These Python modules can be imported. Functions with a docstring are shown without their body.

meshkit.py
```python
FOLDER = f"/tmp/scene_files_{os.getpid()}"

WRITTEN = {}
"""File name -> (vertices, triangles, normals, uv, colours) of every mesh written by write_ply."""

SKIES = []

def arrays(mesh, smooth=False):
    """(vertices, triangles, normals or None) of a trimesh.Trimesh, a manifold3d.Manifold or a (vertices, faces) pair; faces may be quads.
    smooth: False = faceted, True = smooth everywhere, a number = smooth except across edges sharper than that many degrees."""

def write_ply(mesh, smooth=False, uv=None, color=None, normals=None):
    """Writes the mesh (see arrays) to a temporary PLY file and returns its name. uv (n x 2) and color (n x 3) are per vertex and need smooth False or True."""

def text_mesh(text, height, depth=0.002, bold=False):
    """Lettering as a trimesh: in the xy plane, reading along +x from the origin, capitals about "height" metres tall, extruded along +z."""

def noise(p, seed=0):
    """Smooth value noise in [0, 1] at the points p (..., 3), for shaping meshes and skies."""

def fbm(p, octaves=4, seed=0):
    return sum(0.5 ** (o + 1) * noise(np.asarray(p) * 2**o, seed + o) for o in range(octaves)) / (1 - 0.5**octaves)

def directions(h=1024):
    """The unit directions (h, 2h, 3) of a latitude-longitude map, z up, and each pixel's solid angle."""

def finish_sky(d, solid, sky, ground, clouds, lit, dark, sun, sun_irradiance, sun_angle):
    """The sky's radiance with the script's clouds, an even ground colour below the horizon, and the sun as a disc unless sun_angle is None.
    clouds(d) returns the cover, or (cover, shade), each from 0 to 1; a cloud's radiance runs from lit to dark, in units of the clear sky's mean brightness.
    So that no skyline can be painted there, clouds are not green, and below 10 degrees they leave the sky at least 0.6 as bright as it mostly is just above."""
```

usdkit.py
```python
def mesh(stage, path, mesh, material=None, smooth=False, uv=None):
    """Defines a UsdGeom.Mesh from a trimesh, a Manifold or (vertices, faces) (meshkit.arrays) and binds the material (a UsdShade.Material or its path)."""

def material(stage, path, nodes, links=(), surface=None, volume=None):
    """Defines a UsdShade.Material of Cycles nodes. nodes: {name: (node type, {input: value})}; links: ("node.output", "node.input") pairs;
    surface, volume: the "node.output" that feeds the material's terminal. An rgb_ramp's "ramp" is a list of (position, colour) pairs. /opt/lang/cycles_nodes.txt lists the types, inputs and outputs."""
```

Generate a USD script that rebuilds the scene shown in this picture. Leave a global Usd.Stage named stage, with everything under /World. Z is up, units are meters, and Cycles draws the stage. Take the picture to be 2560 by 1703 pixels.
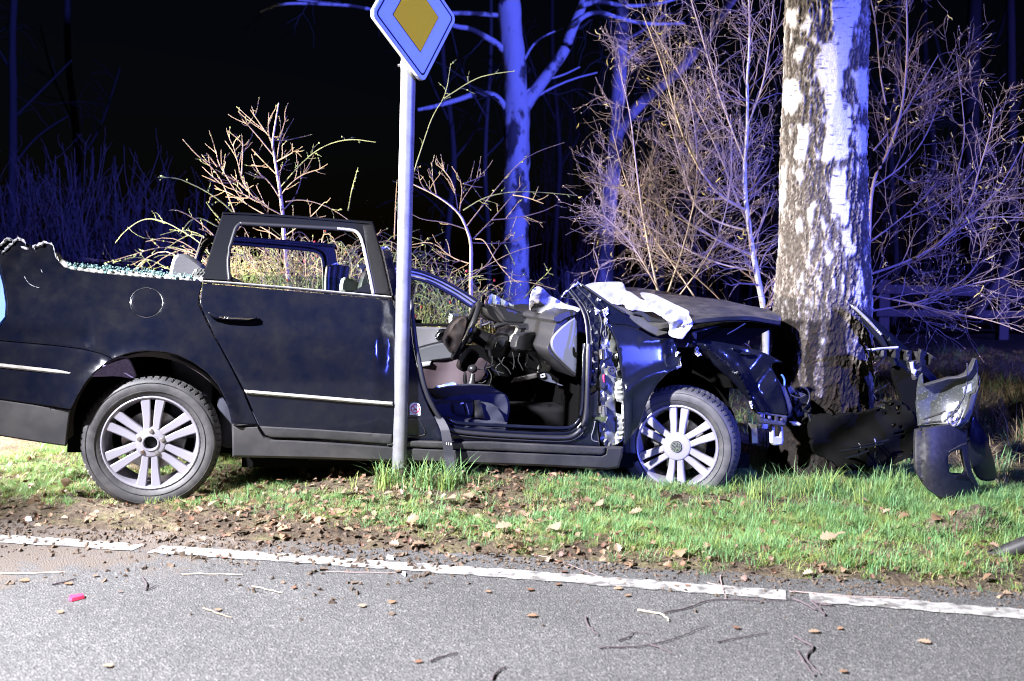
import math, random
import numpy as np
import trimesh
import usdkit, meshkit
from pxr import Usd, UsdGeom, UsdLux, UsdShade, Gf, Sdf, Vt
from scipy.spatial import Delaunay
from shapely.geometry import Polygon, Point
import shapely

# ------------------------------------------------------------------ camera, sky, lamps, exposure
stage = Usd.Stage.CreateInMemory()
UsdGeom.SetStageUpAxis(stage, 'Z')
UsdGeom.SetStageMetersPerUnit(stage, 1.0)
W = UsdGeom.Xform.Define(stage, '/World')
UsdGeom.Scope.Define(stage, '/World/Looks')
F, CX, CY = 2489.0, 1280.0, 851.5          # focal length and centre in units of a 2560 wide frame
CAMH = 1.15
PITCH = math.atan((851.5 - 684.0) / F)
cam = UsdGeom.Camera.Define(stage, '/World/camera')
cam.CreateHorizontalApertureAttr(36.0)
cam.CreateVerticalApertureAttr(36.0 * 681 / 1024)
cam.CreateFocalLengthAttr(36.0 * F / 2560.0)
cam.CreateFStopAttr(2.5)
cam.CreateFocusDistanceAttr(5.0)
cam.CreateExposureAttr(0.0)
cam.AddTransformOp().Set(Gf.Matrix4d().SetRotate(Gf.Rotation(Gf.Vec3d(1, 0, 0), 90 - math.degrees(PITCH))) * Gf.Matrix4d().SetTranslate(Gf.Vec3d(0, 0, CAMH)))

sky = UsdLux.DomeLight.Define(stage, '/World/sky')
sky.GetPrim().SetCustomDataByKey('kind', 'structure')
sky_mat = usdkit.material(stage, '/World/Looks/night_sky', {
    's': ('sky_texture', {'sky_type': 'single_scattering', 'sun_disc': False, 'sun_elevation': 0.02, 'sun_rotation': 2.6}),
    't': ('mix', {'mix_type': 'multiply', 'fac': 1.0, 'color2': (0.35, 0.45, 1.0)}),
    'b': ('background_shader', {'strength': 0.003})}, [('s.color', 't.color1'), ('t.color', 'b.color')], surface='b.background')
UsdShade.MaterialBindingAPI.Apply(sky.GetPrim()).Bind(sky_mat)


def lamp(name, pos, target, color, intensity, radius, cone=None, soft=0.2):
    l = UsdLux.SphereLight.Define(stage, '/World/' + name)
    l.CreateRadiusAttr(radius)
    l.CreateIntensityAttr(intensity)
    l.CreateColorAttr(Gf.Vec3f(*color))
    l.CreateNormalizeAttr(True)
    z = -(np.array(target, float) - np.array(pos, float)); z /= np.linalg.norm(z)
    x = np.cross([0, 0, 1.0], z); x /= np.linalg.norm(x); y = np.cross(z, x)
    l.AddTransformOp().Set(Gf.Matrix4d(*x, 0, *y, 0, *z, 0, *map(float, pos), 1))
    if cone:
        s = UsdLux.ShapingAPI.Apply(l.GetPrim())
        s.CreateShapingConeAngleAttr(cone)
        s.CreateShapingConeSoftnessAttr(soft)
    return l


# the rescue services' lamps that light the place: a low white floodlight on the verge behind the car's tail, a white one on a
# mast over the road and the blue beacon of an engine parked to the right
LI = (2600, 7600, 12500, 4500)
lamp('white_floodlight', (-5.3, 6.45, 1.1), (2.0, 6.6, 0.9), (1.0, 0.91, 0.82), LI[0], 0.09, 36, 0.35)
lamp('white_floodlight_001', (-4.7, 0.5, 5.1), (0.25, 3.2, 0.0), (0.925, 0.92, 1.0), LI[1], 0.12, 28, 0.7)
lamp('blue_beacon', (11.0, -6.0, 4.2), (1.0, 7.8, 3.6), (0.085, 0.115, 1.0), LI[2], 0.12, 16, 0.5)
lamp('blue_beacon_001', (14.0, 2.0, 4.0), (5.5, 19.0, 1.5), (0.11, 0.12, 1.0), LI[3], 0.12, 24, 0.5)  # second beacon, added out of view to brighten the fence and right background

# ------------------------------------------------------------------ helpers
def rays(px, py):
    px, py = np.asarray(px, float), np.asarray(py, float)
    a, b = (px - CX) / F, (CY - py) / F
    c, s = math.cos(PITCH), math.sin(PITCH)
    return np.stack([a, b * s + c, b * c - s], -1)


EYE = np.array([0, 0, CAMH])


def P(px, py, Y):
    d = rays(px, py)
    return EYE + d * (np.asarray(Y, float) / d[..., 1])[..., None]


def G(px, py, z=0.0):
    d = rays(px, py)
    return EYE + d * ((z - CAMH) / d[..., 2])[..., None]


def D(pts):   # points read off a 2357 wide view
    return [(x * 1.08613, y * 1.08613) for x, y in pts]


def conv(x0, y0, k):
    return lambda pts: [(x0 + x / k, y0 + y / k) for x, y in pts]


A, B, C, DD = conv(0, 500, 3.004), conv(460, 500, 3.92), conv(960, 620, 3.92), conv(960, 860, 3.92)
E, FF, GG, HH = conv(1400, 640, 3.92), conv(1400, 900, 3.92), conv(1900, 740, 2.8), conv(0, 860, 3.004)

# the car's own frame: s forward, o out towards the road, h up
PR, PF = P(376, 1108, 4.77), P(1691, 1117, 5.40)
_d = PF - PR
LEN = math.hypot(_d[0], _d[1])
CU = np.array([_d[0] / LEN, _d[1] / LEN, 0])
CN = np.array([CU[1], -CU[0], 0])
SL = _d[2] / LEN
UP = np.array([0, 0, 1.0])
PH = [-.30, -.18, -.10, 0.0, .12, .22, .30, .36, .45, .55, .66, .72, .9, 1.1, 1.3]
PO = [-.06, -.005, .008, .018, .030, .036, .040, .040, .034, .018, -.020, -.045, -.12, -.21, -.31]


def prof(h):
    return np.interp(h, PH, PO)


def car(s, o, h):
    return PR + CU * s + CN * o + UP * (h + SL * s)


def side(px, py, off=0.0, profile=True):
    """Where the pixel rays meet the car's side surface, pushed out by off."""
    d = rays(px, py)
    dn, base = d @ CN, (EYE - PR) @ CN
    t = (off - base) / dn
    for _ in range(8 if profile else 1):
        p = EYE + d * t[..., None] if np.ndim(t) else EYE + d * t
        rel = p - PR
        h = rel[..., 2] - SL * (rel @ CU)
        t = (off + (prof(h) if profile else 0) - base) / dn
    return EYE + d * (t[..., None] if np.ndim(t) else t)


_used = {}


def numbered(path):
    n = _used.get(path, 0)
    _used[path] = n + 1
    return path if n == 0 else f'{path}_{n:03d}'


LOC = {}


def tag(prim, label=None, category=None, group=None, kind=None):
    for k, v in (('label', label), ('category', category), ('group', group), ('kind', kind)):
        if v:
            prim.SetCustomDataByKey(k, v)


def thing(name, label, category, loc=(0, 0, 0), group=None, kind=None):
    path = numbered('/World/' + name)
    x = UsdGeom.Xform.Define(stage, path)
    x.AddTranslateOp().Set(Gf.Vec3d(*map(float, loc)))
    LOC[path] = np.array(loc, float)
    tag(x.GetPrim(), label, category, group, kind)
    return path


def sub(name, parent, label=None):
    path = numbered(parent + '/' + name)
    UsdGeom.Xform.Define(stage, path)
    LOC[path] = LOC[parent]
    if label:
        tag(stage.GetPrimAtPath(path), label)
    return path


def obj(name, mesh, mat, parent=None, smooth=30, label=None, **tags):
    """One Mesh prim; vertices are given in world space."""
    path = numbered((parent or '/World') + '/' + name)
    if hasattr(mesh, 'vertices'):
        v, f = np.array(mesh.vertices, float), np.array(mesh.faces)
    else:
        v, f = np.array(mesh[0], float), np.asarray(mesh[1], int)
    loc = LOC.get(parent, np.zeros(3))
    usdkit.mesh(stage, path, (v - loc, f), M[mat] if isinstance(mat, str) else mat, smooth)
    LOC[path] = loc
    prim = stage.GetPrimAtPath(path)
    tag(prim, label, **tags)
    return path


def join(parts):
    vs, fs, n = [], [], 0
    for v, f in parts:
        v, f = np.asarray(v, float), np.asarray(f, int)
        if f.shape[1] == 4:
            f = np.vstack([f[:, [0, 1, 2]], f[:, [0, 2, 3]]])
        vs.append(v); fs.append(f + n); n += len(v)
    return np.vstack(vs), np.vstack(fs)


def VF(m):
    return np.array(m.vertices), np.array(m.faces)


def densify(ring, step):
    ring = np.asarray(ring, float)
    out = []
    for a, b in zip(ring[:-1], ring[1:]):
        n = max(1, int(np.ceil(np.hypot(*(b - a)) / step)))
        out.append(a + (b - a) * (np.arange(n) / n)[:, None])
    return np.vstack(out)


def smooth_ring(pts, n=2):
    """Chaikin corner cutting, for rounded outlines."""
    p = np.asarray(pts, float)
    for _ in range(n):
        q = np.roll(p, -1, 0)
        p = np.stack([p * .75 + q * .25, p * .25 + q * .75], 1).reshape(-1, 2)
    return [tuple(x) for x in p]


def smooth_line(pts, n=2):
    p = np.asarray(pts, float)
    for _ in range(n):
        a, b = p[:-1], p[1:]
        mid = np.stack([a * .75 + b * .25, a * .25 + b * .75], 1).reshape(-1, p.shape[1])
        p = np.vstack([p[:1], mid, p[-1:]])
    return p


def panel(poly, mapf, depth=0.004, grid=16, edge=0.004, bump=None, holes=(), inset=2.2, back=None, seed=1):
    """A sheet with thickness: outline in frame units, mapf(px, py, off) -> points, pushed back by depth along back."""
    back = -CN if back is None else np.asarray(back, float)
    pg = Polygon(poly, [h for h in holes]).buffer(0)
    parts = []
    for g in getattr(pg, 'geoms', [pg]):
        if g.area < 1:
            continue
        step = grid * .7
        pts = [densify(g.exterior.coords, step)] + [densify(r.coords, step) for r in g.interiors]
        nb = sum(map(len, pts))
        inner = g.buffer(-inset)
        for q in getattr(inner, 'geoms', [inner]):
            if q.is_empty:
                continue
            for r in [q.exterior] + list(q.interiors):
                pts.append(densify(r.coords, step))
        x0, y0, x1, y1 = g.bounds
        gx, gy = np.meshgrid(np.arange(x0, x1, grid), np.arange(y0, y1, grid))
        gp = np.stack([gx.ravel(), gy.ravel()], 1) + np.random.RandomState(seed).uniform(-.15, .15, (gx.size, 2)) * grid
        core = g.buffer(-inset - grid * .35)
        if not core.is_empty:
            pts.append(gp[shapely.contains_xy(core, gp[:, 0], gp[:, 1])])
        uv = np.vstack(pts)
        tri = Delaunay(uv).simplices
        c = uv[tri].mean(1)
        tri = tri[shapely.contains_xy(g.buffer(1e-3), c[:, 0], c[:, 1])]
        a, b2, c2 = uv[tri[:, 0]], uv[tri[:, 1]], uv[tri[:, 2]]
        ar = (b2[:, 0] - a[:, 0]) * (c2[:, 1] - a[:, 1]) - (b2[:, 1] - a[:, 1]) * (c2[:, 0] - a[:, 0])
        tri = tri[np.abs(ar) > 1e-6]; ar = ar[np.abs(ar) > 1e-6]
        tri[ar > 0] = tri[ar > 0][:, ::-1]            # counter-clockwise as seen (y runs down)
        off = np.zeros(len(uv)); off[:nb] -= edge
        if bump is not None:
            off = off + bump(uv[:, 0], uv[:, 1])
        front = mapf(uv[:, 0], uv[:, 1], off)
        rear = front + back * (depth - 0)
        n = len(uv)
        e = np.sort(np.vstack([tri[:, [0, 1]], tri[:, [1, 2]], tri[:, [2, 0]]]), 1)
        full = np.vstack([tri[:, [0, 1]], tri[:, [1, 2]], tri[:, [2, 0]]])
        key = e[:, 0].astype(np.int64) * n + e[:, 1]
        _, first, cnt = np.unique(key, return_index=True, return_counts=True)
        be = full[first[cnt == 1]]
        wall = np.vstack([np.stack([be[:, 1], be[:, 0], be[:, 0] + n], 1), np.stack([be[:, 1], be[:, 0] + n, be[:, 1] + n], 1)])
        parts.append((np.vstack([front, rear]), np.vstack([tri, tri[:, ::-1] + n, wall])))
    return join(parts)


def cs(off=0.0, profile=True):
    return lambda x, y, o: side(x, y, off + o, profile)


def yplane(Yf):
    """Mapping for things off the car: depth as a number or a function of the frame position."""
    return lambda x, y, o: P(x, y, (Yf(x, y) if callable(Yf) else Yf) - o)


def frames(p):
    t = np.gradient(p, axis=0)
    t /= np.linalg.norm(t, axis=1, keepdims=True) + 1e-12
    a = np.cross(t, np.where(np.abs(t[:, 2:]) < 0.9, [0, 0, 1.0], [1.0, 0, 0]))
    a /= np.linalg.norm(a, axis=1, keepdims=True) + 1e-12
    return t, a, np.cross(t, a)


def tube(points, radii, sides=8, caps=True):
    p = np.asarray(points, float)
    t, a, b = frames(p)
    ang = np.arange(sides) * 2 * np.pi / sides
    r = np.atleast_1d(np.asarray(radii, float))
    r = np.interp(np.linspace(0, 1, len(p)), np.linspace(0, 1, len(r)), r)
    v = p[:, None] + r[:, None, None] * (np.cos(ang)[None, :, None] * a[:, None] + np.sin(ang)[None, :, None] * b[:, None])
    i, j = np.meshgrid(np.arange(len(p) - 1), np.arange(sides), indexing='ij')
    q = np.stack([i * sides + j, i * sides + (j + 1) % sides, (i + 1) * sides + (j + 1) % sides, (i + 1) * sides + j], -1).reshape(-1, 4)
    f = np.vstack([q[:, [0, 1, 2]], q[:, [0, 2, 3]]])
    v = v.reshape(-1, 3)
    if caps:
        n = len(v)
        v = np.vstack([v, p[:1], p[-1:]])
        k = np.arange(sides); e = (len(p) - 1) * sides
        f = np.vstack([f, np.stack([(k + 1) % sides, k, np.full(sides, n)], 1), np.stack([e + k, e + (k + 1) % sides, np.full(sides, n + 1)], 1)])
    return v, f


def tubes(lines, sides=4):
    return join([tube(p, r, sides, False) for p, r in lines])


def box(c, size, R=None, bevel=0.0):
    if bevel:
        import manifold3d as m3
        x, y, z = np.array(size) / 2 - bevel
        m = m3.Manifold.hull_points(np.array([[a * x + d * bevel, b * y + e * bevel, cc * z + g * bevel] for a in (-1, 1) for b in (-1, 1) for cc in (-1, 1)
                                              for d, e, g in ((a, 0, 0), (0, b, 0), (0, 0, cc), (a * .7, b * .7, 0), (a * .7, 0, cc * .7), (0, b * .7, cc * .7))]))
        mm = m.to_mesh(); v, f = np.array(mm.vert_properties[:, :3], float), np.array(mm.tri_verts)
    else:
        v, f = VF(trimesh.creation.box(size))
    if R is not None:
        v = v @ np.asarray(R).T
    return v + np.asarray(c, float), f


def ball(c, r, sub=2, squash=(1, 1, 1)):
    m = trimesh.creation.icosphere(sub, 1.0)
    return np.array(m.vertices) * np.array(squash) * r + np.asarray(c), np.array(m.faces)


def lathe(profile, n=64, close=False, rmod=None):
    """profile: (r, c) along the axis c. Local x, y in the wheel plane, z = axis."""
    p = np.asarray(profile, float)
    ang = np.arange(n) * 2 * np.pi / n
    r = np.broadcast_to(p[:, 0][None], (n, len(p))).copy()
    if rmod is not None:
        r = r + rmod(ang[:, None], p[None, :, 1], p[None, :, 0])
    v = np.stack([r * np.cos(ang)[:, None], r * np.sin(ang)[:, None], np.broadcast_to(p[:, 1][None], r.shape)], -1).reshape(-1, 3)
    k = len(p)
    i, j = np.meshgrid(np.arange(n), np.arange(k if close else k - 1), indexing='ij')
    a, b = i * k + j, ((i + 1) % n) * k + j
    a2, b2 = i * k + (j + 1) % k, ((i + 1) % n) * k + (j + 1) % k
    q = np.stack([a, b, b2, a2], -1).reshape(-1, 4)
    return v, np.vstack([q[:, [0, 1, 2]], q[:, [0, 2, 3]]])


def place(vf, o, ex, ey, ez):
    v, f = vf
    return v @ np.array([ex, ey, ez]) + o, f


def unit(v):
    v = np.asarray(v, float)
    return v / np.linalg.norm(v)


# ------------------------------------------------------------------ materials
M = {}


def mat(name, base, rough=.5, metal=0., noise=None, bump=None, coat=0., spec=.5, extra=None):
    """noise: (scale, second colour, low, high[, stretch]) mixes a second colour in by noise; bump: (scale, distance)."""
    nodes = {'p': ('principled_bsdf', {'base_color': base, 'roughness': rough, 'metallic': metal, 'coat_weight': coat, 'specular_ior_level': spec, **(extra or {})})}
    links = []
    if noise or bump:
        nodes['g'] = ('geometry', {})
    if noise:
        sc, c2, lo, hi = noise[:4]
        st = noise[4] if len(noise) > 4 else (1, 1, 1)
        nodes['mp'] = ('mapping', {'scale': st})
        nodes['n'] = ('noise_texture', {'scale': sc, 'detail': 6, 'roughness': .62})
        nodes['r'] = ('rgb_ramp', {'ramp': [(lo, base), (hi, c2)]})
        links += [('g.position', 'mp.vector'), ('mp.vector', 'n.vector'), ('n.fac', 'r.fac'), ('r.color', 'p.base_color')]
    if bump:
        nodes['bn'] = ('noise_texture', {'scale': bump[0], 'detail': 4, 'roughness': .6})
        nodes['b'] = ('bump', {'strength': .6, 'distance': bump[1]})
        links += [('g.position', 'bn.vector'), ('bn.fac', 'b.height'), ('b.normal', 'p.normal')]
    M[name] = usdkit.material(stage, '/World/Looks/' + name, nodes, links, surface='p.BSDF')


# car paint: near black blue under a film of road dust, wiped away in places
M['paint'] = usdkit.material(stage, '/World/Looks/dusty_dark_blue_paint', {
    'g': ('geometry', {}), 'n': ('noise_texture', {'scale': 5.5, 'detail': 8, 'roughness': .68, 'distortion': .2}),
    'n2': ('noise_texture', {'scale': 14, 'detail': 5, 'roughness': .6}),
    'm': ('math', {'math_type': 'multiply'}),
    'r': ('rgb_ramp', {'ramp': [(.12, (.0025, .0034, .009)), (.5, (.0085, .0085, .0105))]}),
    'rr': ('rgb_ramp', {'ramp': [(.12, (.11,) * 3), (.5, (.20,) * 3)]}), 'bw': ('rgb_to_bw', {}),
    'p': ('principled_bsdf', {'coat_weight': .12, 'coat_roughness': .05, 'specular_ior_level': .25})},
    [('g.position', 'n.vector'), ('g.position', 'n2.vector'), ('n.fac', 'm.value1'), ('n2.fac', 'm.value2'), ('m.value', 'r.fac'), ('m.value', 'rr.fac'),
     ('r.color', 'p.base_color'), ('rr.color', 'bw.color'), ('bw.val', 'p.roughness')], surface='p.BSDF')
M['clean_paint'] = usdkit.material(stage, '/World/Looks/dark_blue_paint', {
    'g': ('geometry', {}), 'n': ('noise_texture', {'scale': 5, 'detail': 5}),
    'r': ('rgb_ramp', {'ramp': [(.35, (.003, .004, .010)), (.75, (.007, .008, .016))]}),
    'p': ('principled_bsdf', {'coat_weight': .35, 'coat_roughness': .04, 'roughness': .2, 'specular_ior_level': .35})},
    [('g.position', 'n.vector'), ('n.fac', 'r.fac'), ('r.color', 'p.base_color')], surface='p.BSDF')
mat('bonnet_paint', (.012, .013, .02), .42, noise=(9, (.07, .066, .062), .35, .75), coat=.2)
mat('chrome', (.75, .76, .78), .16, 1.0)
mat('trim', (.5, .49, .46), .3, .45, noise=(30, (.3, .28, .24), .4, .7))
mat('torn_metal', (.7, .7, .74), .3, .2, noise=(70, (.06, .06, .085), .5, .6))
mat('alloy', (.26, .25, .295), .36, .4, noise=(7, (.27, .25, .25), .5, .8))
mat('alloy_dark', (.12, .12, .12), .5, .4)
mat('rubber', (.025, .025, .027), .62, noise=(20, (.062, .058, .057), .4, .75))
mat('tread', (.035, .034, .034), .8, noise=(25, (.11, .09, .075), .4, .8))
mat('black_rubber', (.012, .012, .014), .5)
mat('plastic', (.020, .020, .022), .5, noise=(6, (.042, .04, .04), .4, .7))
mat('bumper_plastic', (.017, .0165, .017), .55, noise=(40, (.034, .032, .032), .45, .75), spec=.25)
mat('bumper_inside', (.03, .033, .034), .45, noise=(90, (.16, .16, .16), .55, .75))
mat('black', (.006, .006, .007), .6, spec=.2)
mat('soot', (.003, .003, .003), .9, spec=.04)  # near-black: shade of bays and cavities put into the colour
mat('primer', (.12, .125, .115), .42, .2, noise=(14, (.06, .06, .055), .4, .7))
mat('foam', (.30, .31, .31), .7, noise=(8, (.2, .2, .2), .4, .7))
mat('liner', (.06, .055, .055), .85, noise=(60, (.16, .14, .15), .35, .7))
mat('steel', (.32, .31, .3), .35, .8, noise=(20, (.14, .09, .06), .45, .7))
mat('seat_cloth', (.009, .010, .018), .9, noise=(240, (.017, .019, .031), .35, .65))
mat('headrest', (.13, .13, .145), .8, noise=(160, (.17, .17, .19), .35, .65))
mat('dash', (.012, .0125, .015), .36, noise=(120, (.02, .02, .024), .4, .6))
mat('dash_end', (.07, .075, .11), .55)  # bluish because the blue lamplight on the end cap is painted in
mat('light_trim', (.46, .455, .48), .5, noise=(10, (.40, .40, .42), .4, .7))
mat('mid_trim', (.22, .23, .25), .6)
mat('low_trim', (.17, .125, .145), .7)
mat('leather', (.018, .018, .02), .38)
mat('airbag_brown', (.010, .006, .006), .8, noise=(25, (.035, .018, .014), .45, .7))
mat('cloth_white', (.25, .25, .275), .85, noise=(9, (.20, .20, .23), .4, .7))
mat('red_card', (.5, .05, .1), .45)
mat('blue_card', (.12, .2, .62), .4, noise=(40, (.5, .5, .75), .52, .6))
mat('white', (.8, .8, .8), .5)
mat('red', (.62, .03, .08), .5)
mat('belt', (.012, .012, .016), .55, noise=(300, (.03, .03, .04), .4, .6))
mat('glass_crumb', (.20, .33, .32), .12)
mat('frosted_glass', (.22, .25, .25), .3)
mat('lamp_plastic', (.05, .16, .60), .4)  # lens colour carries the blue lamplight falling on it
mat('sign_white', (.42, .50, .72), .4)
mat('sign_yellow', (.86, .50, .006), .4)
mat('sign_black', (.012, .014, .02), .5)
mat('sign_rim', (.55, .55, .53), .35, .6)
mat('zinc', (.19, .193, .21), .45, .4, noise=(14, (.14, .135, .135), .42, .7))
mat('wood_grey', (.10, .08, .07), .85, noise=(12, (.15, .125, .115), .35, .7, (1, 1, .15)))
mat('twig_brown', (.22, .16, .15), .7)
mat('twig_pink', (.27, .21, .22), .65)
mat('twig_pale', (.42, .33, .24), .7)
mat('cane_green', (.22, .24, .09), .6)
mat('cane_tan', (.27, .19, .12), .65)
mat('dim_twig', (.06, .045, .05), .8)
mat('dim_twig_red', (.13, .085, .08), .75)
mat('catkin', (.42, .34, .10), .7)
mat('bud', (.26, .32, .08), .6)
mat('hip', (.45, .02, .03), .3)
mat('birch_white', (.62, .60, .58), .65, noise=(11, (.30, .22, .17), .52, .6, (1, 1, .35)))
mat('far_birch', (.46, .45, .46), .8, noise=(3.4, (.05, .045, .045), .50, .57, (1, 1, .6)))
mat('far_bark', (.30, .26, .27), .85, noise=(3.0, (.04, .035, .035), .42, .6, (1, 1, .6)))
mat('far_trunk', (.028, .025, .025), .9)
mat('frame_black', (.006, .0065, .009), .3, spec=.25)
mat('felt', (.17, .135, .27), .9, noise=(90, (.26, .21, .38), .4, .65))  # grey felt, with violet lamplight put into its base colour
mat('soil', (.10, .072, .05), .95, noise=(26, (.04, .028, .02), .4, .62), bump=(60, .02))
mat('stub', (.05, .12, .3), .5)
M['pane'] = usdkit.material(stage, '/World/Looks/window_glass', {
    't': ('transparent_bsdf', {'color': (.80, .90, .87)}), 'g': ('glossy_bsdf', {'color': (.9, .95, .95), 'roughness': .02}), 'f': ('fresnel', {'IOR': 1.5}),
    'm': ('mix_closure', {})}, [('f.fac', 'm.fac'), ('t.BSDF', 'm.closure1'), ('g.BSDF', 'm.closure2')], surface='m.closure')


def leafmat(name, c1, c2, trans=.3, rough=.55):
    M[name] = usdkit.material(stage, '/World/Looks/' + name, {
        'o': ('object_info', {}), 'r': ('rgb_ramp', {'ramp': [(0, c1), (1, c2)]}),
        'p': ('principled_bsdf', {'roughness': rough, 'specular_ior_level': .35}), 't': ('translucent_bsdf', {}), 'm': ('mix_closure', {'fac': trans})},
        [('o.random', 'r.fac'), ('r.color', 'p.base_color'), ('r.color', 't.color'), ('p.BSDF', 'm.closure1'), ('t.BSDF', 'm.closure2')], surface='m.closure')


leafmat('grass_green', (.13, .23, .05), (.28, .35, .10), .35)
leafmat('grass_cool', (.09, .22, .075), (.18, .31, .13), .35)
leafmat('grass_dry', (.34, .27, .15), (.22, .17, .09), .2)
leafmat('leaf_tan', (.22, .135, .085), (.15, .09, .055), .15)
leafmat('leaf_brown', (.15, .08, .05), (.10, .055, .04), .1)
leafmat('leaf_pale', (.25, .18, .125), (.18, .125, .085), .15)

M['asphalt'] = usdkit.material(stage, '/World/Looks/asphalt', {
    'g': ('geometry', {}),
    'v': ('voronoi_texture', {'scale': 150, 'randomness': 1.0}),
    'n': ('noise_texture', {'scale': 170, 'detail': 3}), 'nl': ('noise_texture', {'scale': 1.6, 'detail': 5}), 'nd': ('noise_texture', {'scale': 6.5, 'detail': 9, 'roughness': .78}),
    'sv': ('separate_color', {}),
    'rc': ('rgb_ramp', {'ramp': [(0, (.045, .044, .044)), (.55, (.075, .074, .073)), (.85, (.10, .098, .095)), (1, (.155, .15, .145))]}),
    'rn': ('rgb_ramp', {'ramp': [(.3, (.55,) * 3), (.7, (1.2,) * 3)]}), 'rl': ('rgb_ramp', {'ramp': [(.3, (.85,) * 3), (.7, (1.1,) * 3)]}),
    'm1': ('mix', {'mix_type': 'multiply', 'fac': 1.0}), 'm2': ('mix', {'mix_type': 'multiply', 'fac': 1.0}),
    # mud and leaf dust tracked on to the road at the left
    'x': ('separate_xyz', {}), 'e': ('map_range', {'from_min': -2.6, 'from_max': .2, 'to_min': .34, 'to_max': -.14, 'clamp': True}),
    'ey': ('map_range', {'from_min': 3.3, 'from_max': 4.2, 'to_min': -.28, 'to_max': .05, 'clamp': True}),
    'ad': ('math', {'math_type': 'add'}), 'ad2': ('math', {'math_type': 'add'}), 'rd': ('rgb_ramp', {'ramp': [(.55, (0,) * 3), (.64, (.85,) * 3)]}), 'bw': ('rgb_to_bw', {}),
    'md': ('mix', {'color2': (.085, .068, .055)}),
    'b': ('bump', {'strength': .8, 'distance': .006}), 'p': ('principled_bsdf', {'roughness': .78, 'specular_ior_level': .35})},
    [('g.position', 'v.vector'), ('g.position', 'n.vector'), ('g.position', 'nl.vector'), ('g.position', 'nd.vector'), ('v.color', 'sv.color'), ('sv.r', 'rc.fac'),
     ('n.fac', 'rn.fac'), ('nl.fac', 'rl.fac'), ('rc.color', 'm1.color1'), ('rn.color', 'm1.color2'), ('m1.color', 'm2.color1'), ('rl.color', 'm2.color2'),
     ('g.position', 'x.vector'), ('x.x', 'e.value'), ('x.y', 'ey.value'), ('nd.fac', 'ad.value1'), ('e.result', 'ad.value2'), ('ad.value', 'ad2.value1'), ('ey.result', 'ad2.value2'),
     ('ad2.value', 'rd.fac'), ('rd.color', 'bw.color'), ('bw.val', 'md.fac'), ('m2.color', 'md.color1'), ('md.color', 'p.base_color'),
     ('v.distance', 'b.height'), ('b.normal', 'p.normal')], surface='p.BSDF')
mat('line_paint', (.24, .235, .225), .8, noise=(17, (.085, .08, .075), .46, .62), bump=(180, .004))
M['verge'] = usdkit.material(stage, '/World/Looks/verge_soil', {
    'g': ('geometry', {}), 'n': ('noise_texture', {'scale': 5, 'detail': 7, 'roughness': .65}), 'n2': ('noise_texture', {'scale': 45, 'detail': 5, 'roughness': .7}),
    'r': ('rgb_ramp', {'ramp': [(.35, (.04, .029, .021)), (.5, (.085, .064, .044)), (.65, (.10, .09, .045))]}),
    'r2': ('rgb_ramp', {'ramp': [(.3, (.4,) * 3), (.7, (1.5,) * 3)]}), 'm': ('mix', {'mix_type': 'multiply', 'fac': 1.0}),
    'b': ('bump', {'strength': .9, 'distance': .03}), 'p': ('principled_bsdf', {'roughness': .95, 'specular_ior_level': .2})},
    [('g.position', 'n.vector'), ('g.position', 'n2.vector'), ('n.fac', 'r.fac'), ('n2.fac', 'r2.fac'), ('r.color', 'm.color1'), ('r2.color', 'm.color2'), ('m.color', 'p.base_color'),
     ('n2.fac', 'b.height'), ('b.normal', 'p.normal')], surface='p.BSDF')
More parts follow.
